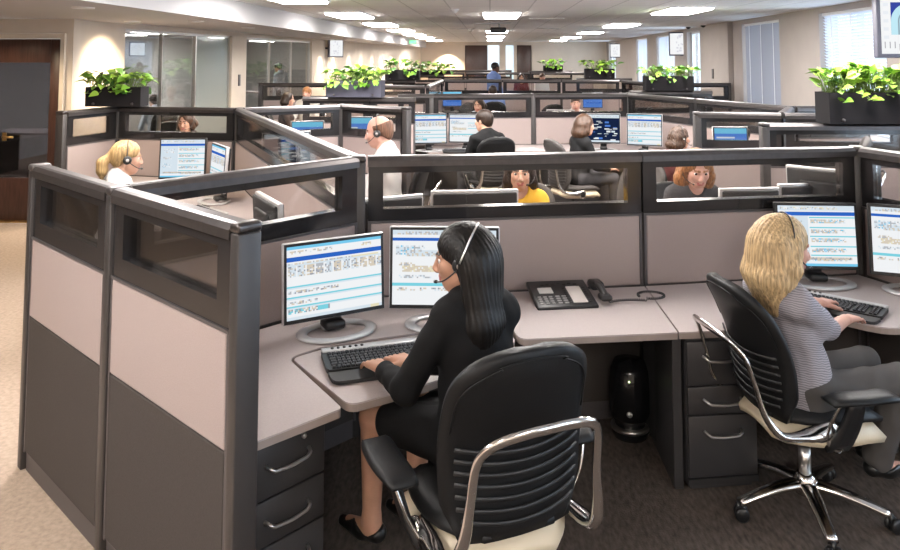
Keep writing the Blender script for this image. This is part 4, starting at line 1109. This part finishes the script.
person('woman with a blond ponytail and white collar, behind the nearest partitions', (-2.66, 5.22), -.85, .98, .66, lean=2, hpitch=6, hyaw=-.15, top=('blouse', K_white), bottom=('trousers', K_char), hair=('ponytail', 'gold', .11), vox=.008, shoe=(M_shoe, False),
    headset=(1, 'black headset on the woman with the blond ponytail'), hs=1.03)
person('balding man in a white shirt behind the corner post', (-.84, 6.12), 1.50, 1.06, .72, lean=3, hpitch=10, top=('shirt', K_white), bottom=('trousers', K_char), hair=('balding', 'rust'), vox=.008, female=False, build=1.08, shoe=(M_shoe, False), skin='pink',
    headset=(-1, 'black headset on the balding man in the white shirt'), hs=1.04)
person('dark-haired woman with a yellow cardigan, seen through the wide front window', (.22, 5.52), PI-.12, .98, .55, lean=4, hpitch=4, hs=1.08, hyaw=.1, top=('cardigan', K_yellow), bottom=('trousers', K_char), hair=('long', 'dark', .30, 1.1), vox=.008, shoe=(M_shoe, False),
    headset=(-1, 'black headset on the woman with the yellow cardigan'))
person('red-haired woman looking down, seen through the window behind the blond woman', (1.44, 5.55), PI+.2, 1.02, .585, lean=9, hpitch=20, hs=1.08, hyaw=-.15, top=('cardigan', K_char), bottom=('trousers', K_char), hair=('wavy', 'red', .22, 1.15), vox=.008, shoe=(M_shoe, False), skin='pink',
    headset=(1, 'black headset on the red-haired woman looking down'))
person('man in a dark suit seated with his back turned, before two screens', (-.02, 9.12), .55, 1.02, .57, lean=6, hpitch=5, hs=1.12, hyaw=.45, top=('jacket', K_black), bottom=('trousers', K_char), hair=('short', 'dark'), female=False, shoe=(M_shoe, False))
person('long-haired brunette in black seated before the dark screen', (1.04, 8.95), -1.15, .98, .57, lean=6, hpitch=5, hs=1.1, hyaw=-.1, top=('jacket', K_black), bottom=('trousers', K_char), hair=('long', 'brown', .20, 1.1), shoe=(M_shoe, False))
person('brown-haired woman in profile, left of the blue screen on the right', (1.93, 8.0), -1.35, .97, .54, lean=4, hpitch=4, top=('blouse', K_wine), bottom=('trousers', K_char), hair=('wavy', 'brown', .16, 1.05), shoe=(M_shoe, False), vox=.009,
    headset=(1, 'black headset on the brown-haired woman left of the blue screen'))
person('woman facing the camera behind the partition of the ponytail woman', (-3.70, 8.95), PI-.05, 1., .58, lean=2, hpitch=5, top=('blouse', K_brown), bottom=('trousers', K_char), hair=('bob', 'brown', .06, 1.05), shoe=(M_shoe, False), vox=.009,
    headset=(-1, 'black headset on the woman facing the camera at the left'))
person('woman facing the camera, just left of the head of the suited man', (-.17, 12.35), PI-.3, .98, .60, lean=4, hpitch=8, top=('blouse', K_pale), bottom=('trousers', K_char), hair=('bob', 'dark', .08), shoe=(M_shoe, False))
person('pale man facing the camera through the window above the brunette', (1.40, 12.4), PI, 1., .61, lean=3, hpitch=4, top=('shirt', K_white), bottom=('trousers', K_char), hair=('crop', 'brown'), female=False, shoe=(M_shoe, False), skin='pink')
person('seated man in a blue shirt seen from behind, above the suited man', (.06, 15.6), .1, 1.05, .62, lean=4, hpitch=2, top=('shirt', K_blue), bottom=('trousers', K_char), hair=('short', 'dark'), female=False, shoe=(M_shoe, False), skin='tan', vox=.013)
person('standing dark-skinned man in a blue shirt, far in the middle', (.10, 18.9), -1.0, 1.13, 1.02, lean=0, hpitch=4, top=('shirt', K_blue), bottom=('trousers', K_char), hair=('crop', 'black'), female=False, sit=False, shoe=(M_shoe, False), skin='brown', vox=.013)
person('far standing woman in dark red, right of the standing man', (.84, 20.2), PI+.1, .93, .86, lean=0, hpitch=4, top=('knit_top', K_wine), bottom=('trousers', K_char), hair=('bob', 'dark', .10), sit=False, shoe=(M_shoe, False), skin='tan', vox=.014)
person('far man with a white collar, right of the woman in dark red', (1.42, 20.6), PI+.5, .93, .86, lean=0, hpitch=4, top=('shirt', K_white), bottom=('trousers', K_char), hair=('short', 'brown'), female=False, sit=False, shoe=(M_shoe, False), skin='pink', vox=.014)
person('dark-haired woman in profile before the glazed office', (-3.66, 13.1), -1.4, 1., .62, lean=3, hpitch=4, top=('blouse', K_brown), bottom=('trousers', K_char), hair=('bob', 'dark', .12, 1.1), shoe=(M_shoe, False), vox=.012)
person('man with a white collar facing the camera before the glazed office', (-3.55, 14.35), PI-.2, 1.02, .66, lean=2, hpitch=4, top=('shirt', K_white), bottom=('trousers', K_char), hair=('short', 'red'), female=False, shoe=(M_shoe, False), skin='pink', vox=.012)
person('man in a white shirt standing inside the glazed office', (-5.75, 20.3), 1.2, 1.12, 1.02, lean=8, hpitch=14, top=('shirt', K_pale), bottom=('trousers', K_char), hair=('short', 'dark'), female=False, sit=False, shoe=(M_shoe, False), vox=.014)
person('person in a pale shirt seated inside the glazed office', (-6.05, 13.3), .9, 1., .58, lean=14, hpitch=10, top=('shirt', K_pale), bottom=('trousers', K_char), hair=('short', 'dark'), female=False, shoe=(M_shoe, False), vox=.013)
# ------------------------------------------------------------------ the cubicles behind: worktops, screens, chairs
worktop([(.01, 4.29), (.84, 4.45), (2.19, 4.74), (2.05, 5.33), (.73, 5.05), (.01, 4.92)], 'worktop behind the two front partitions, before the woman in yellow', .03, (.6, 4.8))
worktop([(-1.53, 3.28), (-.825, 4.14), (-2.66, 7.68), (-4.02, 7.92), (-3.95, 7.22), (-3.15, 7.08), (-1.60, 4.65), (-1.98, 3.74)], 'long worktop round the cubicle of the ponytail woman', .05, (-2.2, 6.))
worktop([(-.66, 4.17), (-2.57, 7.80), (-1.72, 8.33), (-.97, 7.93), (-1.12, 7.30), (-1.78, 7.42), (-.35, 4.95), (0, 4.90), (0, 4.288)], 'worktop along the long partition, before the balding man', .05, (-1.2, 6.))
worktop([(-.95, 10.78), (2.05, 11.20), (3.23, 8.44), (2.62, 8.15), (1.74, 10.30), (1.58, 10.42), (-.85, 10.05)], 'pale worktop of the middle row, under the screens of the suited man', .05, (1., 10.3))
worktop([(-.85, 10.99), (2.02, 11.42), (1.93, 12.02), (-.94, 11.6)], 'worktop behind the middle-row partitions', .03, (.5, 11.5))
worktop([(-1.05, 18.0), (1.7, 17.8), (1.65, 17.15), (-1.05, 17.35)], 'worktop in front of the third row', .03, (.3, 17.6))
worktop([(1.75, 17.78), (3.0, 17.58), (2.95, 16.95), (1.7, 17.12)], 'worktop at the right end of the third row', .03, (2.3, 17.4))
worktop([(2.10, 7.53), (2.82, 7.46), (3.2, 8.2), (2.6, 8.08), (2.12, 8.08)], 'small worktop behind the blue-screen partition on the right', .03, (2.6, 7.8))
worktop([(2.30, 4.76), (2.74, 3.75), (3.3, 3.95), (3.1, 5.3), (2.4, 5.3)], 'worktop behind the partition at the right edge', .03, (2.7, 4.6))
worktop([(-4.0, 8.08), (-2.72, 7.88), (-2.62, 8.45), (-3.92, 8.62)], 'worktop before the woman who faces the camera at the left', .03, (-3.3, 8.2))
worktop([(-2.5, 9.98), (-1.1, 9.86), (-1.15, 9.2), (-2.55, 9.3)], 'worktop in front of the grey-blue planter partition', .03, (-1.8, 9.6))
worktop([(-4.65, 15.17), (-3.35, 15.25), (-3.35, 14.6), (-4.6, 14.55)], 'worktop at the far left partition before the glazed office', .03, (-4., 14.9))
mon = lambda k, lab, x, y, rz, **kw: make_monitor(k, lab, (x, y, DZ), rz, **kw)
mon('C', 'screen in front of the ponytail woman, before the far partition of her cubicle', -3.05, 7.28, .1, w=.46, h=.40, bezel=M_dark)
mon('A', 'narrow turned screen right of the ponytail woman, by the long partition', -2.42, 6.55, -.95, w=.46, h=.40, zb=.10)
mon('C', 'screen seen edge-on through the slanting partition, nearer the long partition', -1.24, 4.20, 2.15, w=.46, h=.37, zb=.12)
mon('A', 'dark back of a screen seen through the slanting partition, nearer the camera', -1.55, 3.92, 2.75, w=.46, h=.34, zb=.06)
mon('D', 'dark screen with small windows, before the balding man', -1.90, 6.90, .55, w=.46, h=.38, zb=.20)
mon('E', 'screen with a blue picture seen through the partition behind the balding man', -1.75, 9.45, .1, w=.5, h=.38, zb=.14)
mon('E', 'blue screen seen through the left part of the partition behind the balding man', -2.35, 9.50, .25, w=.42, h=.34, zb=.12)
mon('B', 'wide dark screen back seen through the front window, left of the woman in yellow', -.10, 4.62, PI+.17, w=.54, h=.39, zb=.08, bezel=M_silver)
mon('A', 'black screen back seen through the window next to the corner post', -.62, 4.42, PI+.5, w=.46, h=.36, zb=.10)
mon('C', 'first screen back right of the red-haired woman', 1.64, 4.90, PI+.17, w=.40, h=.37, zb=.08)
mon('C', 'second screen back right of the red-haired woman', 1.98, 5.02, PI+.25, w=.26, h=.37, zb=.09)
mon('A', 'slanting screen back at the right end of the window behind the blond woman', 2.16, 5.02, PI-.75, w=.44, h=.40, zb=.16)
mon('B', 'screen back behind the partition at the right edge', 2.80, 4.80, PI+.9, w=.46, h=.38, zb=.14)
mon('A', 'tilted left screen of the man in the dark suit', -.84, 10.22, .22, w=.50, h=.41, zb=.09)
mon('B', 'right screen of the man in the dark suit, partly behind his head', -.34, 10.38, -.06, w=.48, h=.40, zb=.09)
mon('D', 'dark screen with white windows, right of the brunette', 1.56, 10.42, -.12, w=.46, h=.41, zb=.09)
mon('A', 'pale screen between the brunette and the brown-haired woman', 2.03, 9.98, -.30, w=.46, h=.42, zb=.11)
mon('E', 'blue screen seen through the partition right of the brown-haired woman', 2.48, 7.88, .0, w=.36, h=.30, zb=.26)
mon('E', 'small blue screen left of the standing man, above the third row', -.90, 17.6, .1, w=.46, h=.36, zb=.11)
mon('E', 'pale blue screen at the right end of the third row', 2.36, 17.35, -.05, w=.46, h=.36, zb=.10)
mon('E', 'blue screen behind the pale man who faces the camera', 1.10, 11.75, PI-.2, w=.44, h=.36, zb=.10)
mon('E', 'blue screen turned to the woman left of the suited head', -.52, 11.35, PI+.2, w=.44, h=.34, zb=.08)
pedestal((.98, 10.28), .13, .40, .5, [.675, .47, .338, .06], 'grey drawer pedestal under the middle row, seen through the front window', None)
pedestal((1.42, 10.45), .13, .40, .5, [.675, .47, .338, .06], 'drawer pedestal under the middle row, behind the chair of the brunette', None)
kb = make_keyboard('keyboard on the worktop of the ponytail woman', (-2.36, 6.05, DZ), -.75)
make_keyboard('keyboard on the pale worktop before the suited man', (-.40, 10.16, DZ), .1)
make_keyboard('keyboard on the pale worktop before the brunette', (1.52, 10.30, DZ), -.2) if False else None

def chair_for(p, yaw, label, back=.03, sx=1., sz=1., grey=None):
    c = dup(grey or CH, (p[0]+math.sin(yaw)*back, p[1]-math.cos(yaw)*back, 0), yaw, label); c.scale = (sx, sx, sz); return c
GCH = make_chair('grey-brown task chair of the brunette, its curved back towards the camera', grey=True, arms=False)
GCH.location = (.97, 8.93, 0); GCH.rotation_euler = (0, 0, -1.15)
chair_for((-2.66, 5.22), -.85, 'dark task chair of the ponytail woman', sz=1.08)
chair_for((-.84, 6.12), 1.50, 'black task chair of the balding man, a polished arm seen through the front window', sz=1.15)
chair_for((.22, 5.52), PI-.12, 'task chair of the woman with the yellow cardigan', grey=GCH, sz=1.)
chair_for((1.44, 5.55), PI+.2, 'task chair of the red-haired woman', sz=1.)
chair_for((-.02, 9.12), .35, 'black task chair of the man in the dark suit', sz=1.02)
chair_for((1.93, 8.0), -1.35, 'task chair of the brown-haired woman on the right', sz=1.)
chair_for((-3.70, 8.95), PI-.05, 'task chair of the woman facing the camera at the left', sz=1.)
chair_for((-.17, 12.35), PI-.3, 'task chair of the woman left of the suited head', sz=1.)
chair_for((1.40, 12.4), PI, 'task chair of the pale man who faces the camera', sz=1.)
chair_for((.06, 15.6), .1, 'black task chair of the man in the blue shirt seen from behind', sz=1.05)
chair_for((-3.66, 13.1), -1.4, 'task chair of the dark-haired woman before the glazed office', sz=1.05)
chair_for((-3.55, 14.35), PI-.2, 'task chair of the man before the glazed office', sz=1.1)
chair_for((-6.05, 13.3), .9, 'chair inside the glazed office under the seated person', sz=1.)
chair_for((-.55, 14.6), 2.6, 'empty black chair behind the middle row, left of the man seen from behind', sz=1.05)
chair_for((1.0, 13.9), .5, 'empty black chair behind the middle row, left of the pale man', sz=1.1)
chair_for((2.60, 8.78), .9, 'grey chair back seen through the blue-screen partition', grey=GCH, sz=1.15)
chair_for((2.46, 5.78), 1.15, 'tall grey chair seen edge-on below the large planter', grey=GCH, sz=1.36)
chair_for((1.08, 6.3), 2.2, 'grey empty chair with a curved edge, left of the red-haired woman', grey=GCH, sz=1.06)
chair_for((1.15, 19.2), .2, 'dark chair in front of the two far faces', sz=1.15) if False else None

# ------------------------------------------------------------------ screens on the walls
M_tvf = mat('screen_frame_grey', (.10, .10, .13), .4)
M_tvw = emis('wall_screen_white', (.86, .87, .88), .52)
def wall_screen(label, loc, rz, w, h, d=.09, kind=0, arm=None):
    t = thing('wall_screen', label, 'wall screen', loc, rz)
    MB().box(-w/2, w/2, 0, d, -h/2, h/2, .012, 2).build('cabinet', M_tvf, t)
    f = .038*h/.6
    p = MB().box(-w/2+f, w/2-f, -.004, .004, -h/2+f, h/2-f).build('screen', M_tvw, t)
    sw_, sh_ = w-2*f, h-2*f
    M_g = emis('wall_screen_grey', (.50, .52, .55), .8); M_b = emis('wall_screen_blue', (.025, .04, .22), .8); M_l = emis('wall_screen_teal', (.33, .50, .56), .8)
    if kind == 1:
        g = MB(); q0 = -sw_*.5
        for k in range(5): g.box(q0+.025, q0+.075, -.0055, -.0045, sh_*.5-.10-.085*k, sh_*.5-.065-.085*k)
        g.build('caption_lines', M_g, p)
        cx = q0+.285; zb_ = -.10; rr = .185
        o = MB().box(cx-rr, cx+rr, -.0055, -.0045, zb_, sh_*.5-.06).build('picture_ground', M_b, p)
        def arch(r, y, m, nm):
            pts = [(cx-r, zb_)]+[(cx+r*math.cos(a), zb_+.14+r*math.sin(a)) for a in [PI-PI*k/20 for k in range(21)]]+[(cx+r, zb_)]
            b = MB(); n = len(pts); b.add([(x, y, z) for x, z in pts], [tuple(range(n))]); b.build(nm, m, p)
        arch(.185, -.0058, M_l, 'outer_arch'); arch(.115, -.0062, emis('wall_screen_slate', (.18, .24, .28), .8), 'arch_line'); arch(.10, -.0066, M_l, 'inner_arch')
        c = bpy.data.curves.new('lettering', 'FONT'); c.body = 'IIIpo'; c.size = .10; c.space_character = 1.5; c.extrude = .0004
        q = bpy.data.objects.new('lettering', c); COL.objects.link(q); dg = bpy.context.evaluated_depsgraph_get(); me = bpy.data.meshes.new_from_object(q.evaluated_get(dg)); bpy.data.objects.remove(q)
        me.materials.clear(); me.materials.append(emis('wall_screen_dark', (.25, .25, .27), .8))
        q = bpy.data.objects.new('lettering', me); COL.objects.link(q); q.parent = p; q.location = (q0+.02, -.006, -.24); q.rotation_euler = (PI/2, 0, 0)
    else:
        r = random.Random(kind); g = MB()
        for k in range(16):
            x = r.uniform(-.25, .18)*sw_; z = r.uniform(-.42, .4)*sh_; g.box(x, x+r.uniform(.03, .12)*sw_, -.0055, -.0045, z, z+r.uniform(.04, .12)*sh_)
        g.build('picture', emis('wall_screen_mid', (.42, .42, .46), .8), p)
    a = MB()
    if arm: a.tube([(0, d, 0), arm], .025, 8)
    else: a.box(-.08, .08, d, d+.05, -.08, .08)
    a.build('wall_mount', M_dark, t); return t
wall_screen('large wall screen with an arch picture at the top right of the photo', (4.435, 7.9, 2.33), 0, .86, .68, kind=1, arm=(.40, .35, 0))
wall_screen('grey-framed wall screen above the long planter on the right wall', (5.16, 20.6, 2.36), -.55, .56, .66, kind=3, arm=(.30, .35, 0))
wall_screen('far small wall screen near the corner of the right wall', (5.44, 32.6, 2.28), -.75, .55, .62, kind=4, arm=(.25, .3, 0))
wall_screen('small wall screen on the left wall, right of the glazed office', (xl(20.2)+.28, 20.2, 2.24), .75, .46, .50, kind=5, arm=(-.35, .15, 0))
wall_screen('small lit screen inside the glazed office, added for a reflection in its glass', (-9.05, 18.6, 2.2), .9, .42, .36, kind=6, arm=(-.12, .12, 0))  # modelled screen in place of another screen's reflection in the glazing

# ------------------------------------------------------------------ on the ceiling
t = thing('projector', 'black projector hanging from the ceiling behind the nearest centre light', 'projector', (.20, 16.4, CEIL))
MB().box(-.20, .16, -.15, .15, -.22, -.10, .03, 3).build('projector_body', M_black, t)
MB().lathe([(.05, 0), (.05, .05), (.035, .06), (0, .05)], 18, M=Matrix.Translation((.06, -.14, -.16)) @ Matrix.Rotation(PI/2, 4, 'X')).build('lens', M_dark, t)
MB().tube([(0, 0, -.11), (0, 0, 0)], .02, 10).box(-.55, .25, -.16, .16, -.02, 0, .005, 1).build('ceiling_mount', M_silver, t)
t = thing('exit_sign', 'green exit sign under the ceiling at the end of the left wall', 'exit sign', (-3.12, 29.8, CEIL))
MB().box(-.16, .16, -.02, .02, -.24, -.05, .008, 1).tube([(0, 0, -.06), (0, 0, 0)], .012, 8).build('housing', M_white, t)
c = bpy.data.curves.new('exit_lettering', 'FONT'); c.body = 'EXIT'; c.size = .15; c.align_x = 'CENTER'; c.extrude = .0008
q = bpy.data.objects.new('x', c); COL.objects.link(q); me = bpy.data.meshes.new_from_object(q.evaluated_get(bpy.context.evaluated_depsgraph_get())); bpy.data.objects.remove(q)
me.materials.clear(); me.materials.append(emis('exit_green', (.05, .8, .25), 3.))
q = bpy.data.objects.new('lettering', me); COL.objects.link(q); q.parent = t; q.location = (0, -.0225, -.20); q.rotation_euler = (PI/2, 0, 0)
for x, y, lab in ((1.10, 14.4, 'right of the nearest centre light'), (-2.95, 14.2, 'left of the left row of lights'), (-.75, 19.6, 'behind the projector, left of the centre lights'), (1.55, 19.4, 'behind the projector, right of the centre lights')):
    t = thing('air_vent', 'dark slotted ceiling air vent ' + lab, 'air vent', (x, y, CEIL))
    MB().box(-.34, .34, -.11, -.085, -.012, 0).box(-.34, .34, .085, .11, -.012, 0).box(-.34, -.315, -.085, .085, -.012, 0).box(.315, .34, -.085, .085, -.012, 0).build('frame', M_white, t)
    for k in range(4): MB().box(-.315, .315, -.078+.042*k, -.052+.042*k, -.010, -.004).build('slat', M_frame, t)
for x, y, lab in ((-.55, 11.6, 'round smoke detector on the ceiling, left of the nearest centre light'), (-.52, 20.4, 'small smoke detector on the ceiling beyond the projector'), (4.9, 18.6, 'dark camera dome under the ceiling by the pier, left one'), (4.98, 17.6, 'dark camera dome under the ceiling by the pier, right one')):
    dk = 'dome' in lab
    t = thing('camera_dome' if dk else 'smoke_detector', lab, 'camera' if dk else 'smoke detector', (x, y, CEIL))
    MB().lathe([(.07, -.012), (.075, 0), (0, 0)], 18).build('base_ring', M_white, t)
    MB().lathe([(.0, -.065), (.035, -.055), (.055, -.03), (.058, -.012)], 18).build('dome' if dk else 'sensor', M_black if dk else M_white, t)
# inside the glazed office
worktop([(-8.6, 12.2), (-6.75, 12.2), (-6.75, 13.0), (-8.6, 13.0)], 'table inside the glazed office left of the seated person', .03, (-7.6, 12.6), legs=[((-8.4, 12.3), (-8.4, 12.9)), ((-6.95, 12.3), (-6.95, 12.9))])
worktop([(-7.6, 20.6), (-6.3, 20.6), (-6.3, 21.4), (-7.6, 21.4)], 'high table before the man standing in the glazed office', .03, (-7., 21.), z=1.02, legs=[((-7.5, 20.7), (-7.5, 21.3)), ((-6.4, 20.7), (-6.4, 21.3))])

M_pap = mat('white_paper', (.70, .69, .67), .8)
for (x, y, rz, z, lab) in ((.55, 10.45, .3, DZ, 'sheet of paper on the pale worktop between the suited man and the brunette'), (1.22, 10.35, -.4, DZ, 'sheet of paper on the pale worktop in front of the brunette'),
        (-1.72, 5.35, .6, DZ, 'sheet of paper on the worktop of the ponytail woman by the long partition'), (-2.75, 7.25, .1, DZ, 'sheet of paper under the screen of the ponytail woman')):
    t = MB().box(-.105, .105, -.148, .148, 0, .003).build('paper_sheet', M_pap); t.location = (x, y, z); t.rotation_euler = (0, 0, rz); tag(t, lab, 'paper', 'papers on the worktops')
# ------------------------------------------------------------------ the lamps of the room
M_diff = emis('lamp_diffuser', (1., .955, .92), 20.)
LT = []
def lights():
    col = {'left': (-2.45, [-1.5, 1.6, 4.9, 9.0, 12.9, 16.6, 20.3, 24.0, 27.9, 32.6]), 'centre': (.2, [-1.5, 5.15, 8.2, 13.0, 21.4, 26.6, 32.4]), 'right': (3.02, [-1.5, 5.9, 8.4, 11.9, 17.3, 22.6, 28.0, 33.0])}
    first = None
    for c, (x, ys) in col.items():
        for i, y in enumerate(ys):
            lab = 'recessed fluorescent ceiling light of the %s row, ' % c + ('out of frame overhead' if y < 9.2 else ['nearest in view', 'second in view', 'third in view', 'fourth in view', 'fifth in view', 'sixth in view', 'farthest'][sum(1 for q in ys[:i] if q > 9.2)])
            if first is None:
                first = thing('ceiling_light', lab, 'ceiling light', (x, y, CEIL), 0, 'recessed ceiling lights')
                f = MB(); a, b = .33, .75
                f.box(-a, a, -b, -b+.03, -.02, 0).box(-a, a, b-.03, b, -.02, 0).box(-a, -a+.03, -b+.03, b-.03, -.02, 0).box(a-.03, a, -b+.03, b-.03, -.02, 0)
                f.build('frame', M_white, first)
                MB().box(-a+.03, a-.03, -b+.03, b-.03, -.045, -.004, .01, 2, smooth=False).build('diffuser', M_diff, first)
            else: dup(first, (x, y, CEIL), 0, lab)
lights()
for x in (-1.12, 1.6): dup(bpy.data.objects['ceiling_light'], (x, 8.1, CEIL), 0, 'added ceiling light out of frame, brightening the middle row, %s of its centre light' % ('left' if x < 0 else 'right'))  # unseen extra pair, added to brighten the middle row
for y, l in ((12.3, 'ceiling light inside the glazed office above the table'), (16.2, 'ceiling light inside the glazed office behind the second opening'), (20.6, 'ceiling light inside the glazed office above the standing man')):
    dup(bpy.data.objects['ceiling_light'], (-7.4, y, SOF+.1), 0, l)
def spot(name, loc, tgt, power, size, label=None, blend=.6, fix=True, col=(1., .80, .55)):
    l = bpy.data.lights.new(name, 'SPOT'); l.energy = power; l.color = col; l.spot_size = R(size); l.spot_blend = blend; l.shadow_soft_size = .05
    o = bpy.data.objects.new('spot_beam', l); COL.objects.link(o); o.location = loc
    o.rotation_euler = (Vector(tgt)-Vector(loc)).to_track_quat('-Z', 'Y').to_euler()
M_lamp = emis('downlight_lamp', (1., .9, .75), 9.)
def downlight(x, y, z, label):
    t = thing('downlight', label, 'downlight', (x, y, z), 0, 'recessed downlights')
    MB().lathe([(.065, -.012), (.10, -.012), (.105, 0), (.065, 0)], 20).build('trim_ring', M_white, t)
    MB().lathe([(.0, -.006), (.064, -.006), (.064, -.003), (0, -.003)], 20).build('lamp', M_lamp, t)
    return t
def downs():
    for i, y in enumerate((9.5, 11.6, 13.3, 17.2, 20.5, 1.2, 4.0, 6.8)):
        downlight(-3.85, y, SOF, 'round recessed downlight in the soffit, ' + ['above the leftmost planter', 'before the frosted glass', 'before the pier between the glazed openings', 'before the second glazed opening', 'near the small wall screen', 'out of frame, over the near end of the aisle', 'out of frame, over the aisle beside the nearest partitions', 'out of frame, over the aisle before the mahogany door'][i])
        spot('down', (-3.85, y, SOF-.03), (-3.85, y, 0) if y > 8 else (-3.6, y, 0), 60 if y > 8 else 70, 110)
    spot('door', (-5.9, 7.9, SOF-.03), (-5.9, 8.6, 0), 90, 120)
    downlight(-5.9, 7.9, SOF, 'round recessed downlight above the mahogany door')
    downlight(xl(9.6)+.45, 9.5, SOF, 'round recessed downlight washing the cream pier behind the leftmost planter')
    spot('pier', (xl(9.6)+.55, 9.5, SOF-.03), (xl(9.6)-.1, 9.6, 1.35), 150, 95, blend=1.)
    for i, y in enumerate((19.6, 20.9, 22.6, 24.2, 25.9, 27.4, 29.4, 31.4, 33.4)):
        x = xl(y)+.28
        downlight(x, y, SOF, 'small wall washer in the soffit, number %s along the far left wall' % ['one', 'two', 'three', 'four', 'five', 'six', 'seven', 'eight', 'nine'][i])
        spot('wash', (x, y, SOF-.03), (x-.16, y, 0), 130 if i > 4 else 75, 62, blend=.35)
    spot('farwash', (-2.1, YF-.6, SOF-.03), (-2.1, YF-.1, .6), 260, 100)
downs()
# ------------------------------------------------------------------ camera and light
F_PX = 740.; PITCH = R(4); YAW = math.atan(40/740)
cam = bpy.data.objects.new('camera', bpy.data.cameras.new('camera')); COL.objects.link(cam)
cam.data.sensor_fit = 'HORIZONTAL'; cam.data.sensor_width = 36.; cam.data.lens = 36.*F_PX/900.
cam.data.shift_y = -(275-(57-F_PX*math.tan(PITCH)))/900.
cam.location = (0, 0, 2.0); cam.rotation_euler = (PI/2+PITCH, 0, YAW); cam.data.clip_start = .05
SC.camera = cam
w = bpy.data.worlds.new('daylight'); SC.world = w; w.use_nodes = True
bg = w.node_tree.nodes['Background']; bg.inputs[0].default_value = (.74, .86, 1., 1); bg.inputs[1].default_value = 4.
SC.view_settings.view_transform = 'Standard'; SC.view_settings.look = 'None'; SC.view_settings.gamma = 1.; SC.view_settings.use_curve_mapping = False
SC.view_settings.exposure = 1.05
SC.cycles.max_bounces = 8; SC.cycles.transparent_max_bounces = 32; SC.cycles.diffuse_bounces = 4; SC.cycles.glossy_bounces = 3
SC.cycles.caustics_reflective = False; SC.cycles.caustics_refractive = False; SC.cycles.sample_clamp_indirect = 4.
SC.cycles.use_denoising = True

GROUPS = {'cubicle_partition': 'cubicle partitions', 'partition_post': 'posts of the cubicle partitions', 'worktop': 'worktops of the cubicles', 'drawer_pedestal': 'drawer pedestals under the worktops', 'task_chair': 'task chairs of the office',
    'computer_monitor': 'computer screens on the worktops', 'keyboard': 'keyboards on the worktops', 'planter': 'planters on the partitions', 'window_blind': 'blinds of the right wall', 'wall_switch': 'switches on the walls', 'person': 'people in the office',
    'headset': 'headsets people wear', 'wall_screen': 'screens mounted on the walls', 'air_vent': 'air vents in the ceiling', 'smoke_detector': 'smoke detectors on the ceiling', 'camera_dome': 'camera domes under the ceiling'}
for o in bpy.data.objects:
    g = GROUPS.get(o.name.split('.')[0])
    if g and o.parent is None and 'label' in o and 'group' not in o: o['group'] = g
